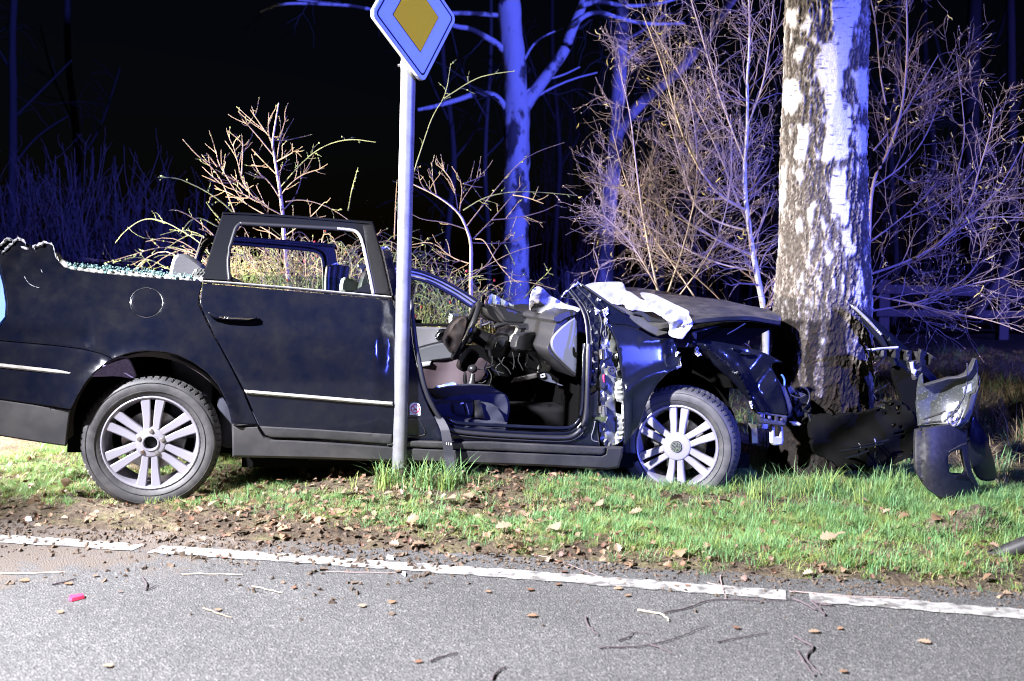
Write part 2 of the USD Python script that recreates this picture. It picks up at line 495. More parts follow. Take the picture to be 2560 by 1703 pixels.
# bark of the big birch: per-vertex masks say where the bark is white and smooth, where it is furrowed, and where shade is painted on the torn foot
M['bark'] = usdkit.material(stage, '/World/Looks/birch_bark', {
    'a': ('attribute', {'attribute': 'white_bark'}), 'c': ('attribute', {'attribute': 'furrow'}), 'g': ('geometry', {}),
    'mp': ('mapping', {'scale': (1, 1, 3.5)}), 'n': ('noise_texture', {'scale': 16, 'detail': 5}), 'n2': ('noise_texture', {'scale': 50, 'detail': 5, 'roughness': .65}),
    'w': ('rgb_ramp', {'ramp': [(.33, (.11, .10, .10)), (.42, (.42, .41, .405)), (1, (.52, .505, .50))]}),
    'd': ('rgb_ramp', {'ramp': [(.30, (.075, .064, .057)), (.48, (.155, .136, .12)), (.62, (.27, .245, .225))]}),
    'fm': ('rgb_ramp', {'ramp': [(0, (1,) * 3), (.30, (.85, .83, .81)), (.7, (.24, .22, .205))]}), 'mm': ('mix', {'mix_type': 'multiply', 'fac': 1.0}),
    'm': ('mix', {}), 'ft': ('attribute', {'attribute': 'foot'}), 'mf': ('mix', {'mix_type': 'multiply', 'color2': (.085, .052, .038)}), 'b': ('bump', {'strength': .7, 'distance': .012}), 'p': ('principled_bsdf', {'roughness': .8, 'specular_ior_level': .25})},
    [('g.position', 'mp.vector'), ('mp.vector', 'n.vector'), ('g.position', 'n2.vector'), ('n.fac', 'w.fac'), ('n2.fac', 'd.fac'), ('c.fac', 'fm.fac'), ('d.color', 'mm.color1'), ('fm.color', 'mm.color2'),
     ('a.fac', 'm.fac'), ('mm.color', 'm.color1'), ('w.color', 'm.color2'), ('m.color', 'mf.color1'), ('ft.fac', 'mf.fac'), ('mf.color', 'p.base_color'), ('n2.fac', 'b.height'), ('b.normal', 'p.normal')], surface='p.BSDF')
# ------------------------------------------------------------------ ground, road, edge line
LP = np.array([G(0, 1347), G(1280, 1436), G(2560, 1537)])
LDIR = unit((LP[2] - LP[0]) * [1, 1, 0]); LNOR = np.array([-LDIR[1], LDIR[0], 0])
if LNOR[1] < 0:
    LNOR = -LNOR


def adist(x, y):
    rx, ry = np.asarray(x) - LP[1][0], np.asarray(y) - LP[1][1]
    return rx * LDIR[0] + ry * LDIR[1], rx * LNOR[0] + ry * LNOR[1]


def sstep(t, a, b):
    t = np.clip((t - a) / (b - a), 0, 1)
    return t * t * (3 - 2 * t)


def gz(x, y):
    x, y = np.asarray(x, float), np.asarray(y, float)
    a, d = adist(x, y)
    p = np.stack([x, y, np.zeros_like(x)], -1)
    n1, n2 = meshkit.fbm(p * 2.2, 3, 3) - .5, meshkit.fbm(p * 11, 3, 5) - .5
    z = -.022 + .045 * sstep(d, .05, .42) + .05 * n2 * sstep(d, .04, .3) * np.exp(-np.maximum(d, 0) / 6) + .04 * n1 * sstep(d, .1, .5)
    z = z + .085 * np.exp(-((x + .45) / .95) ** 2 - ((y - 5.2) / .42) ** 2)          # hump at the sign post
    z = z + .10 * np.exp(-((x - 2.08) / .16) ** 2 - ((y - 4.42) / .1) ** 2)           # molehill
    z = z - .045 * sstep(x, .25, .75) * sstep(d, .45, 1.0) * (1 - sstep(d, 3, 5))
    z = z - .05 * sstep(d, 6, 12) + .012 * np.maximum(d - 14, 0)
    return z


def gridmesh(us, vs, fn):
    u, v = np.meshgrid(us, vs, indexing='ij')
    pts = fn(u, v).reshape(-1, 3)
    n = len(vs)
    i, j = np.meshgrid(np.arange(len(us) - 1), np.arange(n - 1), indexing='ij')
    q = np.stack([i * n + j, (i + 1) * n + j, (i + 1) * n + j + 1, i * n + j + 1], -1).reshape(-1, 4)
    return pts, np.vstack([q[:, [0, 1, 2]], q[:, [0, 2, 3]]])


def line_xy(a, d):
    return LP[1][None, None] + a[..., None] * LDIR + d[..., None] * LNOR


us = np.concatenate([np.linspace(-90, -6, 30), np.linspace(-5.9, 5.9, 340), np.linspace(6, 90, 30)])
vs = np.concatenate([np.linspace(.02, 1.4, 100), np.linspace(1.42, 5, 90), np.linspace(5.1, 16, 60), np.linspace(17, 160, 40)])


def terrain(u, v):
    p = line_xy(u, v)
    p[..., 2] = gz(p[..., 0], p[..., 1])
    return p


obj('verge_ground', gridmesh(us, vs, terrain), 'verge', smooth=True, kind='structure')
us2 = np.concatenate([np.linspace(-90, -6, 16), np.linspace(-5.5, 5.5, 60), np.linspace(6, 90, 16)])


def roadfn(u, v):
    p = line_xy(u, v)
    p[..., 2] = 0
    return p


obj('road', gridmesh(us2, np.linspace(-9, .75, 40), roadfn), 'asphalt', smooth=True, kind='structure')


def edge_line():
    parts = []
    rng = np.random.RandomState(4)
    q = np.array([G(-900, 1290), *LP, G(3600, 1628)])
    dense = smooth_line(q, 3)
    seg = np.r_[0, np.cumsum(np.linalg.norm(np.diff(dense, axis=0), axis=1))]
    L = np.arange(0, seg[-1], .02)
    pts = np.stack([np.interp(L, seg, dense[:, k]) for k in range(3)], 1)
    px = CX + F * pts[:, 0] / np.maximum(pts[:, 1], .3)
    gap = ((px > 340) & (px < 368)) | ((px > 1982) & (px < 2026))
    w = .052
    for i0 in np.split(np.arange(len(L)), np.where(np.diff(gap.astype(int)))[0] + 1):
        if gap[i0[0]] or len(i0) < 2:
            continue
        c = pts[i0]
        nz = lambda s: (meshkit.fbm(np.stack([L[i0] * 30, np.full(len(i0), s), np.zeros(len(i0))], 1), 3, 2) - .5) * .03
        a, b = c + LNOR * (w + nz(1.))[:, None], c - LNOR * (w + nz(7.))[:, None]
        k = len(i0)
        v = np.vstack([a, b]) + [0, 0, .004]
        i = np.arange(k - 1)
        parts.append((v, np.vstack([np.stack([i, i + k, i + k + 1], 1), np.stack([i, i + k + 1, i + 1], 1)])))
    return join(parts)


obj('road_edge_line', edge_line(), 'line_paint', smooth=False, kind='structure')

# ------------------------------------------------------------------ the big birch
TX, TY = P(2055, 760, 6.0)[0], 6.0


def big_birch():
    t = thing('birch_tree', 'thick old birch trunk with cracked white bark, foot torn by the car and darkened by painted shade', 'tree', (TX, TY, gz(TX, TY)))
    H, nz_, na = 5.2, 620, 260
    z = np.linspace(-.15, H, nz_); th = np.linspace(0, 2 * np.pi, na, endpoint=False)
    Z, TH = np.meshgrid(z, th, indexing='ij')
    R0 = .262 + .05 * np.exp(-Z / .5) + .014 * np.exp(-((Z - 1.0) / .5) ** 2) - .008 * Z
    R0 = R0 + .022 * np.maximum(0, np.cos(TH - np.pi)) * np.exp(-((Z - .8) / .5) ** 2) + .05 * np.exp(-Z / .35) * (np.cos(3 * TH + .6) * .5 + .3)
    cyl = np.stack([np.cos(TH), np.sin(TH), Z], -1)
    # white areas: traced outlines on the side facing the road, free noise behind
    base = np.stack([TX + R0 * np.cos(TH), TY + R0 * np.sin(TH), Z + gz(TX, TY)], -1)
    rel = base - EYE
    c, s = math.cos(PITCH), math.sin(PITCH)
    dep = rel[..., 1] * c - rel[..., 2] * s
    px, py = CX + F * rel[..., 0] / dep, CY - F * (rel[..., 1] * s + rel[..., 2] * c) / dep
    warp = (meshkit.fbm(cyl * [14, 14, 16], 4, 11) - .5)
    warp2 = (meshkit.fbm(cyl * [14, 14, 16], 4, 12) - .5)
    wx, wy = px + warp * 30, py + warp2 * 40
    T = conv(1880, 0, 3.135); T2 = conv(1880, 400, 3.135)
    patches = [T([(640, 20), (850, -30), (860, 120), (800, 230), (780, 400), (750, 560), (690, 740), (800, 850), (800, 980), (760, 1240), (560, 1260), (600, 1040), (605, 850), (580, 700), (520, 570), (530, 430), (560, 330), (660, 330), (640, 150)]),
               T([(250, 640), (340, 610), (400, 700), (370, 870), (300, 900), (245, 800)]), T([(200, -20), (250, -20), (240, 130), (270, 300), (260, 480), (240, 640), (230, 500), (215, 200)]),
               T([(280, 60), (350, 80), (350, 200), (290, 220)]), T([(430, 100), (490, 150), (450, 230), (380, 240)]), T([(350, 330), (420, 380), (400, 500), (350, 470)]),
               T([(820, 560), (920, 540), (930, 880), (860, 780), (830, 700)]), T([(820, 980), (910, 1000), (925, 1200), (850, 1220)]), T([(380, 970), (450, 1000), (430, 1180), (370, 1300), (360, 1180)]),
               T2([(640, 80), (760, 60), (740, 250), (770, 400), (740, 520), (640, 430), (630, 200)]), T2([(700, 540), (770, 560), (790, 750), (720, 740)]), T2([(820, 850), (850, 850), (870, 1000), (830, 1150), (800, 1100)]),
               T2([(230, 60), (265, 60), (260, 320), (225, 400)]), T2([(440, 400), (490, 340), (470, 500), (440, 500)]), T2([(590, 720), (620, 720), (610, 820), (580, 800)]), T2([(355, 480), (385, 480), (380, 560), (355, 560)]),
               T2([(360, 60), (400, 60), (390, 180), (370, 180)]), T([(470, 290), (520, 290), (500, 340), (460, 330)])]
    white = np.zeros(px.shape, bool)
    front = np.sin(TH) < .15
    for q in patches:
        white |= shapely.contains_xy(Polygon(q).buffer(0), wx, wy) & front
    n_low = meshkit.fbm(cyl * [3.2, 3.2, 1.2], 4, 21)
    white |= (n_low > .60) & ~front & (Z > .8)
    fine = meshkit.fbm(cyl * [22, 22, 9], 4, 31)
    white |= (fine > .70) & (Z > .7)
    white = white.astype(float)
    for _ in range(2):
        white = (white + np.roll(white, 1, 1) + np.roll(white, -1, 1) + np.vstack([white[:1], white[:-1]]) + np.vstack([white[1:], white[-1:]])) / 5
    q = cyl * [10, 10, 6.0] + (warp[..., None] * 1.6)
    f1 = 1 - np.abs(meshkit.fbm(q, 4, 41) * 2 - 1) * 2.6
    f2 = 1 - np.abs(meshkit.fbm(q * 2.3, 3, 51) * 2 - 1) * 2.4
    fur = np.clip(np.maximum(f1, .8 * f2), 0, 1) * (1 - white)
    bulk = meshkit.fbm(cyl * [2, 2, 1.1], 3, 61) - .5
    rough = meshkit.fbm(cyl * [40, 40, 26], 3, 71) - .5
    R = R0 + .03 * bulk + (1 - white) * (.009 - .019 * fur + .009 * rough) + white * .002 * rough
    v = np.stack([TX + R * np.cos(TH) + .012 * np.sin(Z * 2.1), TY + R * np.sin(TH), Z + gz(TX, TY)], -1).reshape(-1, 3)
    i, j = np.meshgrid(np.arange(nz_ - 1), np.arange(na), indexing='ij')
    qd = np.stack([i * na + j, i * na + (j + 1) % na, (i + 1) * na + (j + 1) % na, (i + 1) * na + j], -1).reshape(-1, 4)
    f = np.vstack([qd[:, [0, 1, 2]], qd[:, [0, 2, 3]]])
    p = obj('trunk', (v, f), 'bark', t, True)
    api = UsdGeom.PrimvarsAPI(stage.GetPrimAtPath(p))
    shaded_wound = Polygon([(1890, 800), (1940, 797), (2062, 806), (2078, 768), (2108, 800), (2120, 900), (2150, 925), (2182, 980), (2190, 1260), (1880, 1260)])  # outline of the bonnet shade painted into the colour, over torn bark
    foot = np.where(front, shapely.contains_xy(shaded_wound, px + warp * 34, py + warp2 * 26), Z < .75 + .3 * (n_low - .5)).astype(float)
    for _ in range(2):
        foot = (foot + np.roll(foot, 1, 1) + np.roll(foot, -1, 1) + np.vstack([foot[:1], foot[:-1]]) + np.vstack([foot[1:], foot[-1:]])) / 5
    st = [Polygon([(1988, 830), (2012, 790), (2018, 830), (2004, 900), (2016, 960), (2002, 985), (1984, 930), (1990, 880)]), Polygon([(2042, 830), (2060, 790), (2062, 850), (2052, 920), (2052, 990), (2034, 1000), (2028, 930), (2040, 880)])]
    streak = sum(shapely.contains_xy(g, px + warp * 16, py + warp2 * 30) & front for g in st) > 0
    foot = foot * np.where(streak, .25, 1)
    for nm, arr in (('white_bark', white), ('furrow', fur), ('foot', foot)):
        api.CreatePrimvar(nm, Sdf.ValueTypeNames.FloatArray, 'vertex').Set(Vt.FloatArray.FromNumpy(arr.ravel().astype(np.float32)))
    # raised plates where the bark has split off in curls
    return t


big_birch()


# ------------------------------------------------------------------ twigs
def pline(px, Y):
    """A polyline read off the picture with a depth for each point."""
    px = np.asarray(px, float)
    Y = np.linspace(Y[0], Y[1], len(px)) if isinstance(Y, tuple) else np.full(len(px), float(Y))
    return smooth_line(np.array([P(x, y, d) for (x, y), d in zip(px, Y)]), 2)


def kids(rng, lines, per_m, ln, ang, wob=.18, trop=0., rmin=.0013, rfrac=.45, start=.12):
    """Twigs that leave the given lines."""
    out = []
    for p, r in lines:
        seg = np.linalg.norm(np.diff(p, axis=0), axis=1)
        L = seg.sum()
        for _ in range(rng.poisson(per_m * L * (1 - start))):
            t = start + (1 - start) * rng.rand()
            k = min(len(p) - 2, int(np.searchsorted(np.cumsum(seg), t * L)))
            o = p[k] + (p[k + 1] - p[k]) * rng.rand()
            ax = unit(p[k + 1] - p[k])
            side_ = unit(np.cross(ax, rng.normal(size=3)))
            a = rng.uniform(*ang)
            d = ax * math.cos(a) + side_ * math.sin(a)
            l = rng.uniform(*ln) * (1.15 - .6 * t)
            n = max(4, int(l / .045)); n = min(n, 9)
            pts = [o]
            for _i in range(n):
                d = unit(d + rng.normal(0, wob, 3) + [0, 0, trop])
                pts.append(pts[-1] + d * l / n)
            rr = max(rmin, np.interp(t, [0, 1], [r[0], r[-1]]) * rfrac)
            out.append((np.array(pts), np.linspace(rr, rmin * .7, n + 1)))
    return out


def tips(lines, rng, frac, size, stretch=1.0):
    """Buds at twig ends and along them."""
    parts = []
    octv = np.array([[1, 0, 0], [-1, 0, 0], [0, 1, 0], [0, -1, 0], [0, 0, 1], [0, 0, -1]], float)
    octf = np.array([[0, 2, 4], [2, 1, 4], [1, 3, 4], [3, 0, 4], [2, 0, 5], [1, 2, 5], [3, 1, 5], [0, 3, 5]])
    for p, r in lines:
        for k in range(1, len(p)):
            if rng.rand() < frac:
                d = unit(p[k] - p[k - 1] + rng.normal(0, .02, 3))
                R = np.stack([unit(np.cross(d, [0.3, .5, .8])), unit(np.cross(d, np.cross(d, [0.3, .5, .8]))), d])
                parts.append(((octv * [size, size, size * stretch]) @ R * rng.uniform(.7, 1.3) + p[k], octf))
    return join(parts)


def rad(p, a, b):
    return (p, np.linspace(a, b, len(p)))


S7 = conv(1500, 0, 1.96); R8 = conv(2100, 300, 2.613); J = conv(0, 200, 2.946); K = conv(900, 0, 2.091)


def catkins(lines, rng, n):
    parts = []
    for _ in range(n):
        p, r = lines[rng.randint(len(lines))]
        o = p[-1]; d = unit([rng.normal(), rng.normal(), -1.2]); pts = [o]
        for _i in range(5):
            d = unit(d + rng.normal(0, .45, 3)); pts.append(pts[-1] + d * .011)
        parts.append(tube(np.array(pts), [.002, .0035, .0035, .0035, .003, .0015], 5))
    return join(parts)


def thicket(name, label, category, stem, limbs, seeds, dens, mats, group=None, cat_n=0, ln1=(.3, .75), ln2=(.12, .34)):
    rng = np.random.RandomState(seeds)
    base = stem[0][0]
    t = thing(name, label, category, (base[0][0], base[0][1], gz(base[0][0], base[0][1])), group)
    for p, r in stem:
        obj('trunk', tube(p, r, 10), mats[0], t, True)
    for p, r in limbs:
        obj('branch', tube(p, r, 6), mats[1], t, True)
    a = kids(rng, limbs + stem, dens[0], ln1, (.35, 1.1), .16, .03, .0014)
    b = kids(rng, a, dens[1], ln2, (.4, 1.1), .2, .02, .0010)
    half = len(a) // 2
    b = b + kids(rng, b, 3.6, (.05, .18), (.4, 1.0), .25, .0, .0009)
    obj('twigs', tubes(a[:half] + b[:len(b) // 2], 4), mats[2], t, False, kind='stuff')
    obj('twigs', tubes(a[half:] + b[len(b) // 2:], 4), mats[3], t, False, kind='stuff')
    obj('buds', tips(b[::2], rng, .25, .0035, 1.8), 'twig_pale', t, False, kind='stuff')
    if cat_n:
        obj('catkins', catkins(b, rng, cat_n), 'catkin', t, True, kind='stuff')
    return t


# left of the trunk: a young birch with a white stem
stem = [rad(np.vstack([pline(S7([(812, 1640), (805, 1540), (800, 1500), (770, 1350), (740, 1180), (718, 1020), (708, 900), (712, 760), (725, 600), (720, 400), (735, 200), (728, -60)]), 7.3)]), .026, .005)]
stem[0][0][0, 2] = min(stem[0][0][0, 2], gz(stem[0][0][0, 0], stem[0][0][0, 1]))
limbs = [rad(pline(S7(q), y), a, b) for q, y, a, b in [
    ([(712, 1030), (600, 970), (510, 870), (420, 700), (370, 560), (300, 300), (210, 70)], (7.3, 6.9), .012, .003),
    ([(725, 1130), (600, 1100), (490, 1040), (440, 950), (400, 800), (330, 560)], (7.3, 7.7), .010, .003),
    ([(745, 1250), (600, 1190), (420, 1090), (250, 980), (100, 920), (0, 890)], (7.3, 7.0), .009, .002),
    ([(760, 1330), (560, 1290), (380, 1200), (160, 1060), (30, 1010)], (7.3, 7.6), .008, .002),
    ([(712, 800), (640, 620), (560, 400), (500, 180), (440, -20)], (7.3, 7.6), .008, .003),
    ([(722, 620), (800, 420), (830, 220), (850, 20)], (7.3, 7.0), .007, .003),
    ([(740, 1200), (800, 1080), (850, 940)], (7.3, 7.5), .006, .002),
    ([(730, 1120), (660, 940), (560, 700), (420, 420), (330, 260), (250, 120)], (7.4, 8.0), .007, .002)]]
thicket('young_birch_tree', 'young bare birch with a slim white stem left of the thick trunk', 'tree', stem, limbs, 5, (19, 17), ('birch_white', 'twig_pale', 'twig_pink', 'twig_brown'), cat_n=90)
# a multi-stemmed shrub in front of it
limbs = [rad(pline(S7(q), y), a, b) for q, y, a, b in [
    ([(285, 1440), (265, 1340), (235, 1200), (200, 1000), (170, 760), (150, 560), (90, 320)], (6.9, 6.8), .009, .002),
    ([(330, 1440), (420, 1180), (480, 900), (470, 640), (420, 400)], (7.0, 7.3), .007, .002),
    ([(380, 1460), (540, 1250), (620, 1050), (650, 800), (640, 560)], (7.0, 7.2), .006, .002),
    ([(300, 1450), (210, 1280), (120, 1150), (20, 1060)], (6.9, 6.7), .006, .002),
    ([(480, 1480), (360, 1300), (230, 1120), (120, 880), (60, 640)], (7.0, 7.4), .006, .002),
    ([(620, 1500), (500, 1380), (330, 1260), (130, 1180)], (7.0, 6.8), .006, .002)]]
thicket('bare_shrub', 'low tangle of bare pinkish twigs rising behind the bonnet', 'shrub', limbs[:1], limbs[1:], 8, (19, 15), ('twig_pale', 'twig_pale', 'twig_pink', 'twig_brown'), cat_n=30)
# limbs that come out from behind the trunk on its left
# right of the trunk
stem = [rad(pline([(2168, 860), (2160, 760), (2172, 640), (2178, 454), (2214, 398), (2255, 286), (2270, 128), (2265, -30)], (6.9, 6.9)), .016, .004)]
stem[0][0][0, 2] = gz(stem[0][0][0, 0], stem[0][0][0, 1])
limbs = [rad(pline(q, y), a, b) for q, y, a, b in [
    (R8([(190, 1010), (400, 940), (640, 830), (850, 560), (900, 350), (980, 100), (1010, -80)]), (6.9, 6.6), .010, .003),
    (R8([(190, 1250), (500, 1200), (720, 1110), (870, 990), (930, 850), (900, 740)]), (6.9, 6.6), .008, .002),
    (R8([(500, 900), (730, 740), (1000, 500), (1100, 350), (1200, 160)]), (6.8, 7.0), .008, .003),
    (R8([(200, 1150), (450, 1190), (700, 1260), (900, 1290), (1050, 1330), (1200, 1390)]), (6.9, 6.3), .008, .002),
    (R8([(640, 830), (840, 660), (1010, 630), (1220, 640)]), (6.7, 6.6), .007, .002),
    (R8([(190, 800), (330, 700), (500, 560), (640, 400)]), (6.9, 7.3), .007, .002),
    (R8([(720, 1110), (950, 1050), (1080, 1030), (1220, 960)]), (6.7, 6.5), .006, .002),
    (R8([(200, 450), (420, 300), (560, 120), (640, -100)]), (6.9, 7.4), .007, .003),
    (R8([(220, 200), (420, -40), (520, -220), (640, -420)]), (6.9, 7.2), .007, .003),
    (R8([(420, 640), (640, 560), (800, 420), (900, 300)]), (7.2, 7.5), .005, .002),
    (R8([(760, 380), (820, 120), (800, -100), (760, -420)]), (7.2, 7.2), .005, .002),
    (R8([(300, -100), (260, -300), (240, -600), (200, -800)]), (7.0, 7.2), .006, .003)]]
thicket('young_birch_tree', 'bare birch branches with yellow catkins spreading right of the thick trunk', 'tree', stem, limbs, 15, (16, 14), ('twig_brown', 'twig_brown', 'twig_brown', 'dim_twig_red'), cat_n=150)

# ------------------------------------------------------------------ saplings and rose canes behind the car
rng = np.random.RandomState(31)


def sapling(label, trunk, lines, Yc, tr, seed, dens=(9, 0)):
    rng = np.random.RandomState(seed)
    tp = pline(trunk, Yc)
    tp = np.vstack([[tp[0][0], tp[0][1], gz(tp[0][0], tp[0][1]) - .02], tp])
    t = thing('sapling', label, 'tree', (tp[0][0], tp[0][1], gz(tp[0][0], tp[0][1])))
    obj('trunk', tube(tp, np.linspace(tr, tr * .18, len(tp)), 10), 'twig_pale', t, True)
    ls = [rad(pline(q, (Yc, Yc + rng.uniform(-.35, .35))), .0048, .002) for q in lines]
    for p, r in ls:
        obj('branch', tube(p, r, 6), 'cane_tan', t, True)
    k = kids(rng, ls, dens[0] * 1.5, (.06, .28), (.45, .9), .10, .06, .0024)
    k = k + kids(rng, k, 7, (.03, .1), (.5, 1.0), .12, .05, .0018)
    obj('twigs', tubes(k, 4), 'cane_tan', t, False, kind='stuff')
    obj('buds', tips(k, rng, .22, .004, 1.5), 'bud', t, False, kind='stuff')
    return t


sapling('slender sapling with upright side shoots seen through the rear door window', J([(2145, 1600), (2120, 1473), (2095, 1200), (2080, 960), (2060, 800), (2040, 680), (2020, 560), (2005, 460), (2030, 310), (2052, 170)]), [J(q) for q in [
    [(2005, 470), (1975, 400), (1980, 240)], [(2000, 440), (1920, 330), (1845, 220)], [(2010, 550), (1870, 380), (1785, 290)], [(2040, 590), (2060, 440), (2105, 285)],
    [(2005, 455), (2050, 420), (2090, 395)], [(2030, 690), (1930, 590), (1855, 510)], [(2040, 600), (2130, 550), (2230, 490)], [(2080, 900), (1980, 740), (1890, 680), (1860, 640)],
    [(2085, 1000), (1900, 900), (1800, 780), (1760, 640), (1715, 475)], [(1780, 700), (1785, 580), (1790, 460)], [(1810, 790), (1700, 720), (1590, 660)], [(1900, 900), (1760, 820), (1640, 780), (1490, 640)],
    [(2090, 1050), (1880, 960), (1700, 830), (1580, 800)], [(2060, 860), (2120, 780), (2230, 690), (2390, 650)], [(2040, 700), (2070, 660), (2110, 600)], [(2085, 960), (2180, 860), (2230, 690)],
    [(2095, 1150), (2200, 1080), (2300, 1000), (2390, 900)], [(2100, 1200), (1990, 1120), (1880, 1060), (1790, 1040)], [(1600, 640), (1540, 560), (1522, 540)], [(1700, 760), (1610, 620), (1590, 520)]]], 7.6, .02, 3)
sapling('forked sapling standing behind the far front door', K([(582, 1680), (580, 1560), (580, 1400), (582, 1270), (560, 1200), (520, 1110), (400, 1020), (270, 960)]), [K(q) for q in [
    [(590, 1250), (690, 1150), (800, 1020), (850, 960)], [(690, 1150), (820, 1140), (950, 1110), (1030, 1070)], [(520, 1110), (540, 960), (480, 870)], [(540, 960), (600, 940), (650, 915)],
    [(510, 1090), (490, 960), (440, 890), (400, 860)], [(600, 1250), (650, 1250), (700, 1350), (770, 1440), (830, 1480)], [(590, 1270), (700, 1275), (810, 1265)], [(400, 1020), (320, 980), (300, 870)],
    [(400, 1020), (380, 930), (360, 880)], [(560, 1200), (440, 1160), (330, 1150), (270, 1120)], [(545, 960), (590, 975), (640, 980)], [(800, 1020), (870, 1030), (960, 1065)], [(580, 1380), (480, 1350), (380, 1260), (270, 1280)],
    [(580, 1420), (660, 1400), (720, 1290), (790, 1220)]]], 7.15, .019, 4)


def rose_bush():
    rng = np.random.RandomState(77)
    t = thing('wild_rose_bush', 'wild rose thicket of arching canes with red hips behind the car', 'bush', (P(820, 800, 7.6)[0], 7.6, .03))
    G5 = conv(0, 0, 2.24)
    arcs = [J([(1730, 980), (1640, 750), (1560, 640), (1440, 545), (1345, 435)]), J([(1720, 980), (1660, 920), (1540, 830), (1400, 760), (1300, 720), (1165, 715)]),
            J([(1560, 1300), (1480, 1200), (1340, 1110), (1200, 1035), (1060, 1015), (920, 1110), (850, 1200)]), J([(1560, 1400), (1430, 1290), (1250, 1230), (1130, 1240), (940, 1300), (770, 1350)]),
            J([(1400, 1480), (1230, 1380), (1100, 1320), (980, 1300), (830, 1350)]), J([(1640, 1050), (1560, 960), (1520, 900)]), J([(1620, 1190), (1500, 1070), (1400, 1000), (1300, 955), (1250, 960)]),
            J([(1600, 1080), (1480, 1010), (1400, 1030), (1330, 1130)]), G5([(1570, 1050), (1680, 920), (1800, 820), (1950, 775), (2105, 797)]), G5([(1600, 1130), (1700, 1115), (1850, 1160), (1990, 1260)]),
            K([(250, 1100), (280, 900), (330, 750), (380, 600), (450, 500), (475, 330)]), K([(440, 515), (600, 410), (700, 385), (805, 372)]), K([(560, 1180), (700, 1000), (830, 850), (930, 790), (1070, 745)]),
            K([(540, 1100), (650, 1030), (800, 1000), (950, 1005), (1130, 1022)]), K([(860, 1560), (920, 1480), (970, 1440), (1000, 1400)]), K([(180, 1250), (185, 1100), (190, 1000), (195, 940)]),
            K([(760, 1280), (790, 1340), (810, 1380)]), G5([(1950, 1180), (1970, 1060), (2005, 940)])]
    main = [rad(pline(q, (7.5 + rng.uniform(-.2, .3), 7.3 + rng.uniform(-.3, .2))), .0048, .002) for q in arcs]
    for i, (p, r) in enumerate(main):
        obj('cane', tube(p, r, 6), 'cane_green' if i % 3 else 'cane_tan', t, True)
    # the dense tangle underneath
    dense = []
    for _ in range(760):
        x = rng.uniform(560, 1330) if rng.rand() < .7 else rng.uniform(560, 960)
        Y = rng.uniform(7.35, 8.2) if x < 985 else rng.uniform(7.0, 7.5)
        b = P(x, 760, Y); b[2] = gz(b[0], b[1])
        hmax = np.interp(x, [430, 500, 640, 760, 880, 1000, 1060, 1160, 1240, 1340], [.9, 1.35, 1.75, 1.62, 1.72, 1.55, 1.45, 1.3, 1.1, .95]) * rng.uniform(.42, .86)
        lean = rng.normal(.03, .3, 2); n = 9; k = np.linspace(0, 1, n)
        L = hmax * rng.uniform(.9, 1.15)
        pts = np.stack([b[0] + lean[0] * L * k ** 1.6, b[1] + lean[1] * .6 * L * k ** 1.6, b[2] + hmax * np.sin(k * rng.uniform(1.3, 2.3)) ], 1) + rng.normal(0, .016, (n, 3))
        dense.append((smooth_line(pts, 1), np.linspace(.0042, .0018, 16)))
    for d in range(len(dense)):
        p = dense[d][0]; dense[d] = (p, np.linspace(.0042, .0018, len(p)))
    k1 = kids(rng, dense, 6.5, (.1, .4), (.4, 1.2), .2, .0, .0018)
    k2 = kids(rng, main, 6, (.04, .14), (.5, 1.1), .2, .0, .0018)
    obj('canes', tubes(dense[::2], 5), 'cane_green', t, False, kind='stuff')
    obj('canes', tubes(dense[1::2], 5), 'cane_tan', t, False, kind='stuff')
    obj('twigs', tubes(k1[::2], 4), 'cane_tan', t, False, kind='stuff')
    obj('twigs', tubes(k1[1::2] + k2, 4), 'cane_green', t, False, kind='stuff')
    obj('buds', tips(k1[::2] + k2, rng, .28, .0062, 1.6), 'bud', t, False, kind='stuff')
    obj('buds', tips(main, rng, .42, .0042, 1.6), 'bud', t, False, kind='stuff')
    hips = []
    for _ in range(150):
        p, r = k1[rng.randint(len(k1))]
        if p[-1][2] > .55:
            hips.append(ball(p[-1], .0085, 1, (1, 1, 1.3)))
    obj('hips', join(hips), 'hip', t, True, kind='stuff')


rose_bush()
for q, nm in ((K([(1225, 1520), (1230, 1460), (1250, 1395), (1310, 1360)]), 'single forked twig sticking up left of the white cloth on the bonnet'),):
    ls = [rad(pline(q, 7.0), .005, .003), rad(pline(K([(1250, 1400), (1240, 1350), (1225, 1310)]), 7.0), .004, .0025), rad(pline(K([(1245, 1410), (1290, 1400), (1318, 1390)]), 7.0), .0035, .002), rad(pline(K([(1232, 1455), (1215, 1420), (1205, 1400)]), 7.0), .003, .002)]
    t = thing('shoot', nm, 'twig', (ls[0][0][0][0], 7.0, gz(ls[0][0][0][0], 7.0)))
    ls[0][0][0, 2] = gz(ls[0][0][0][0], 7.0)
    obj('stem', tubes(ls, 6), 'twig_brown', t, True)

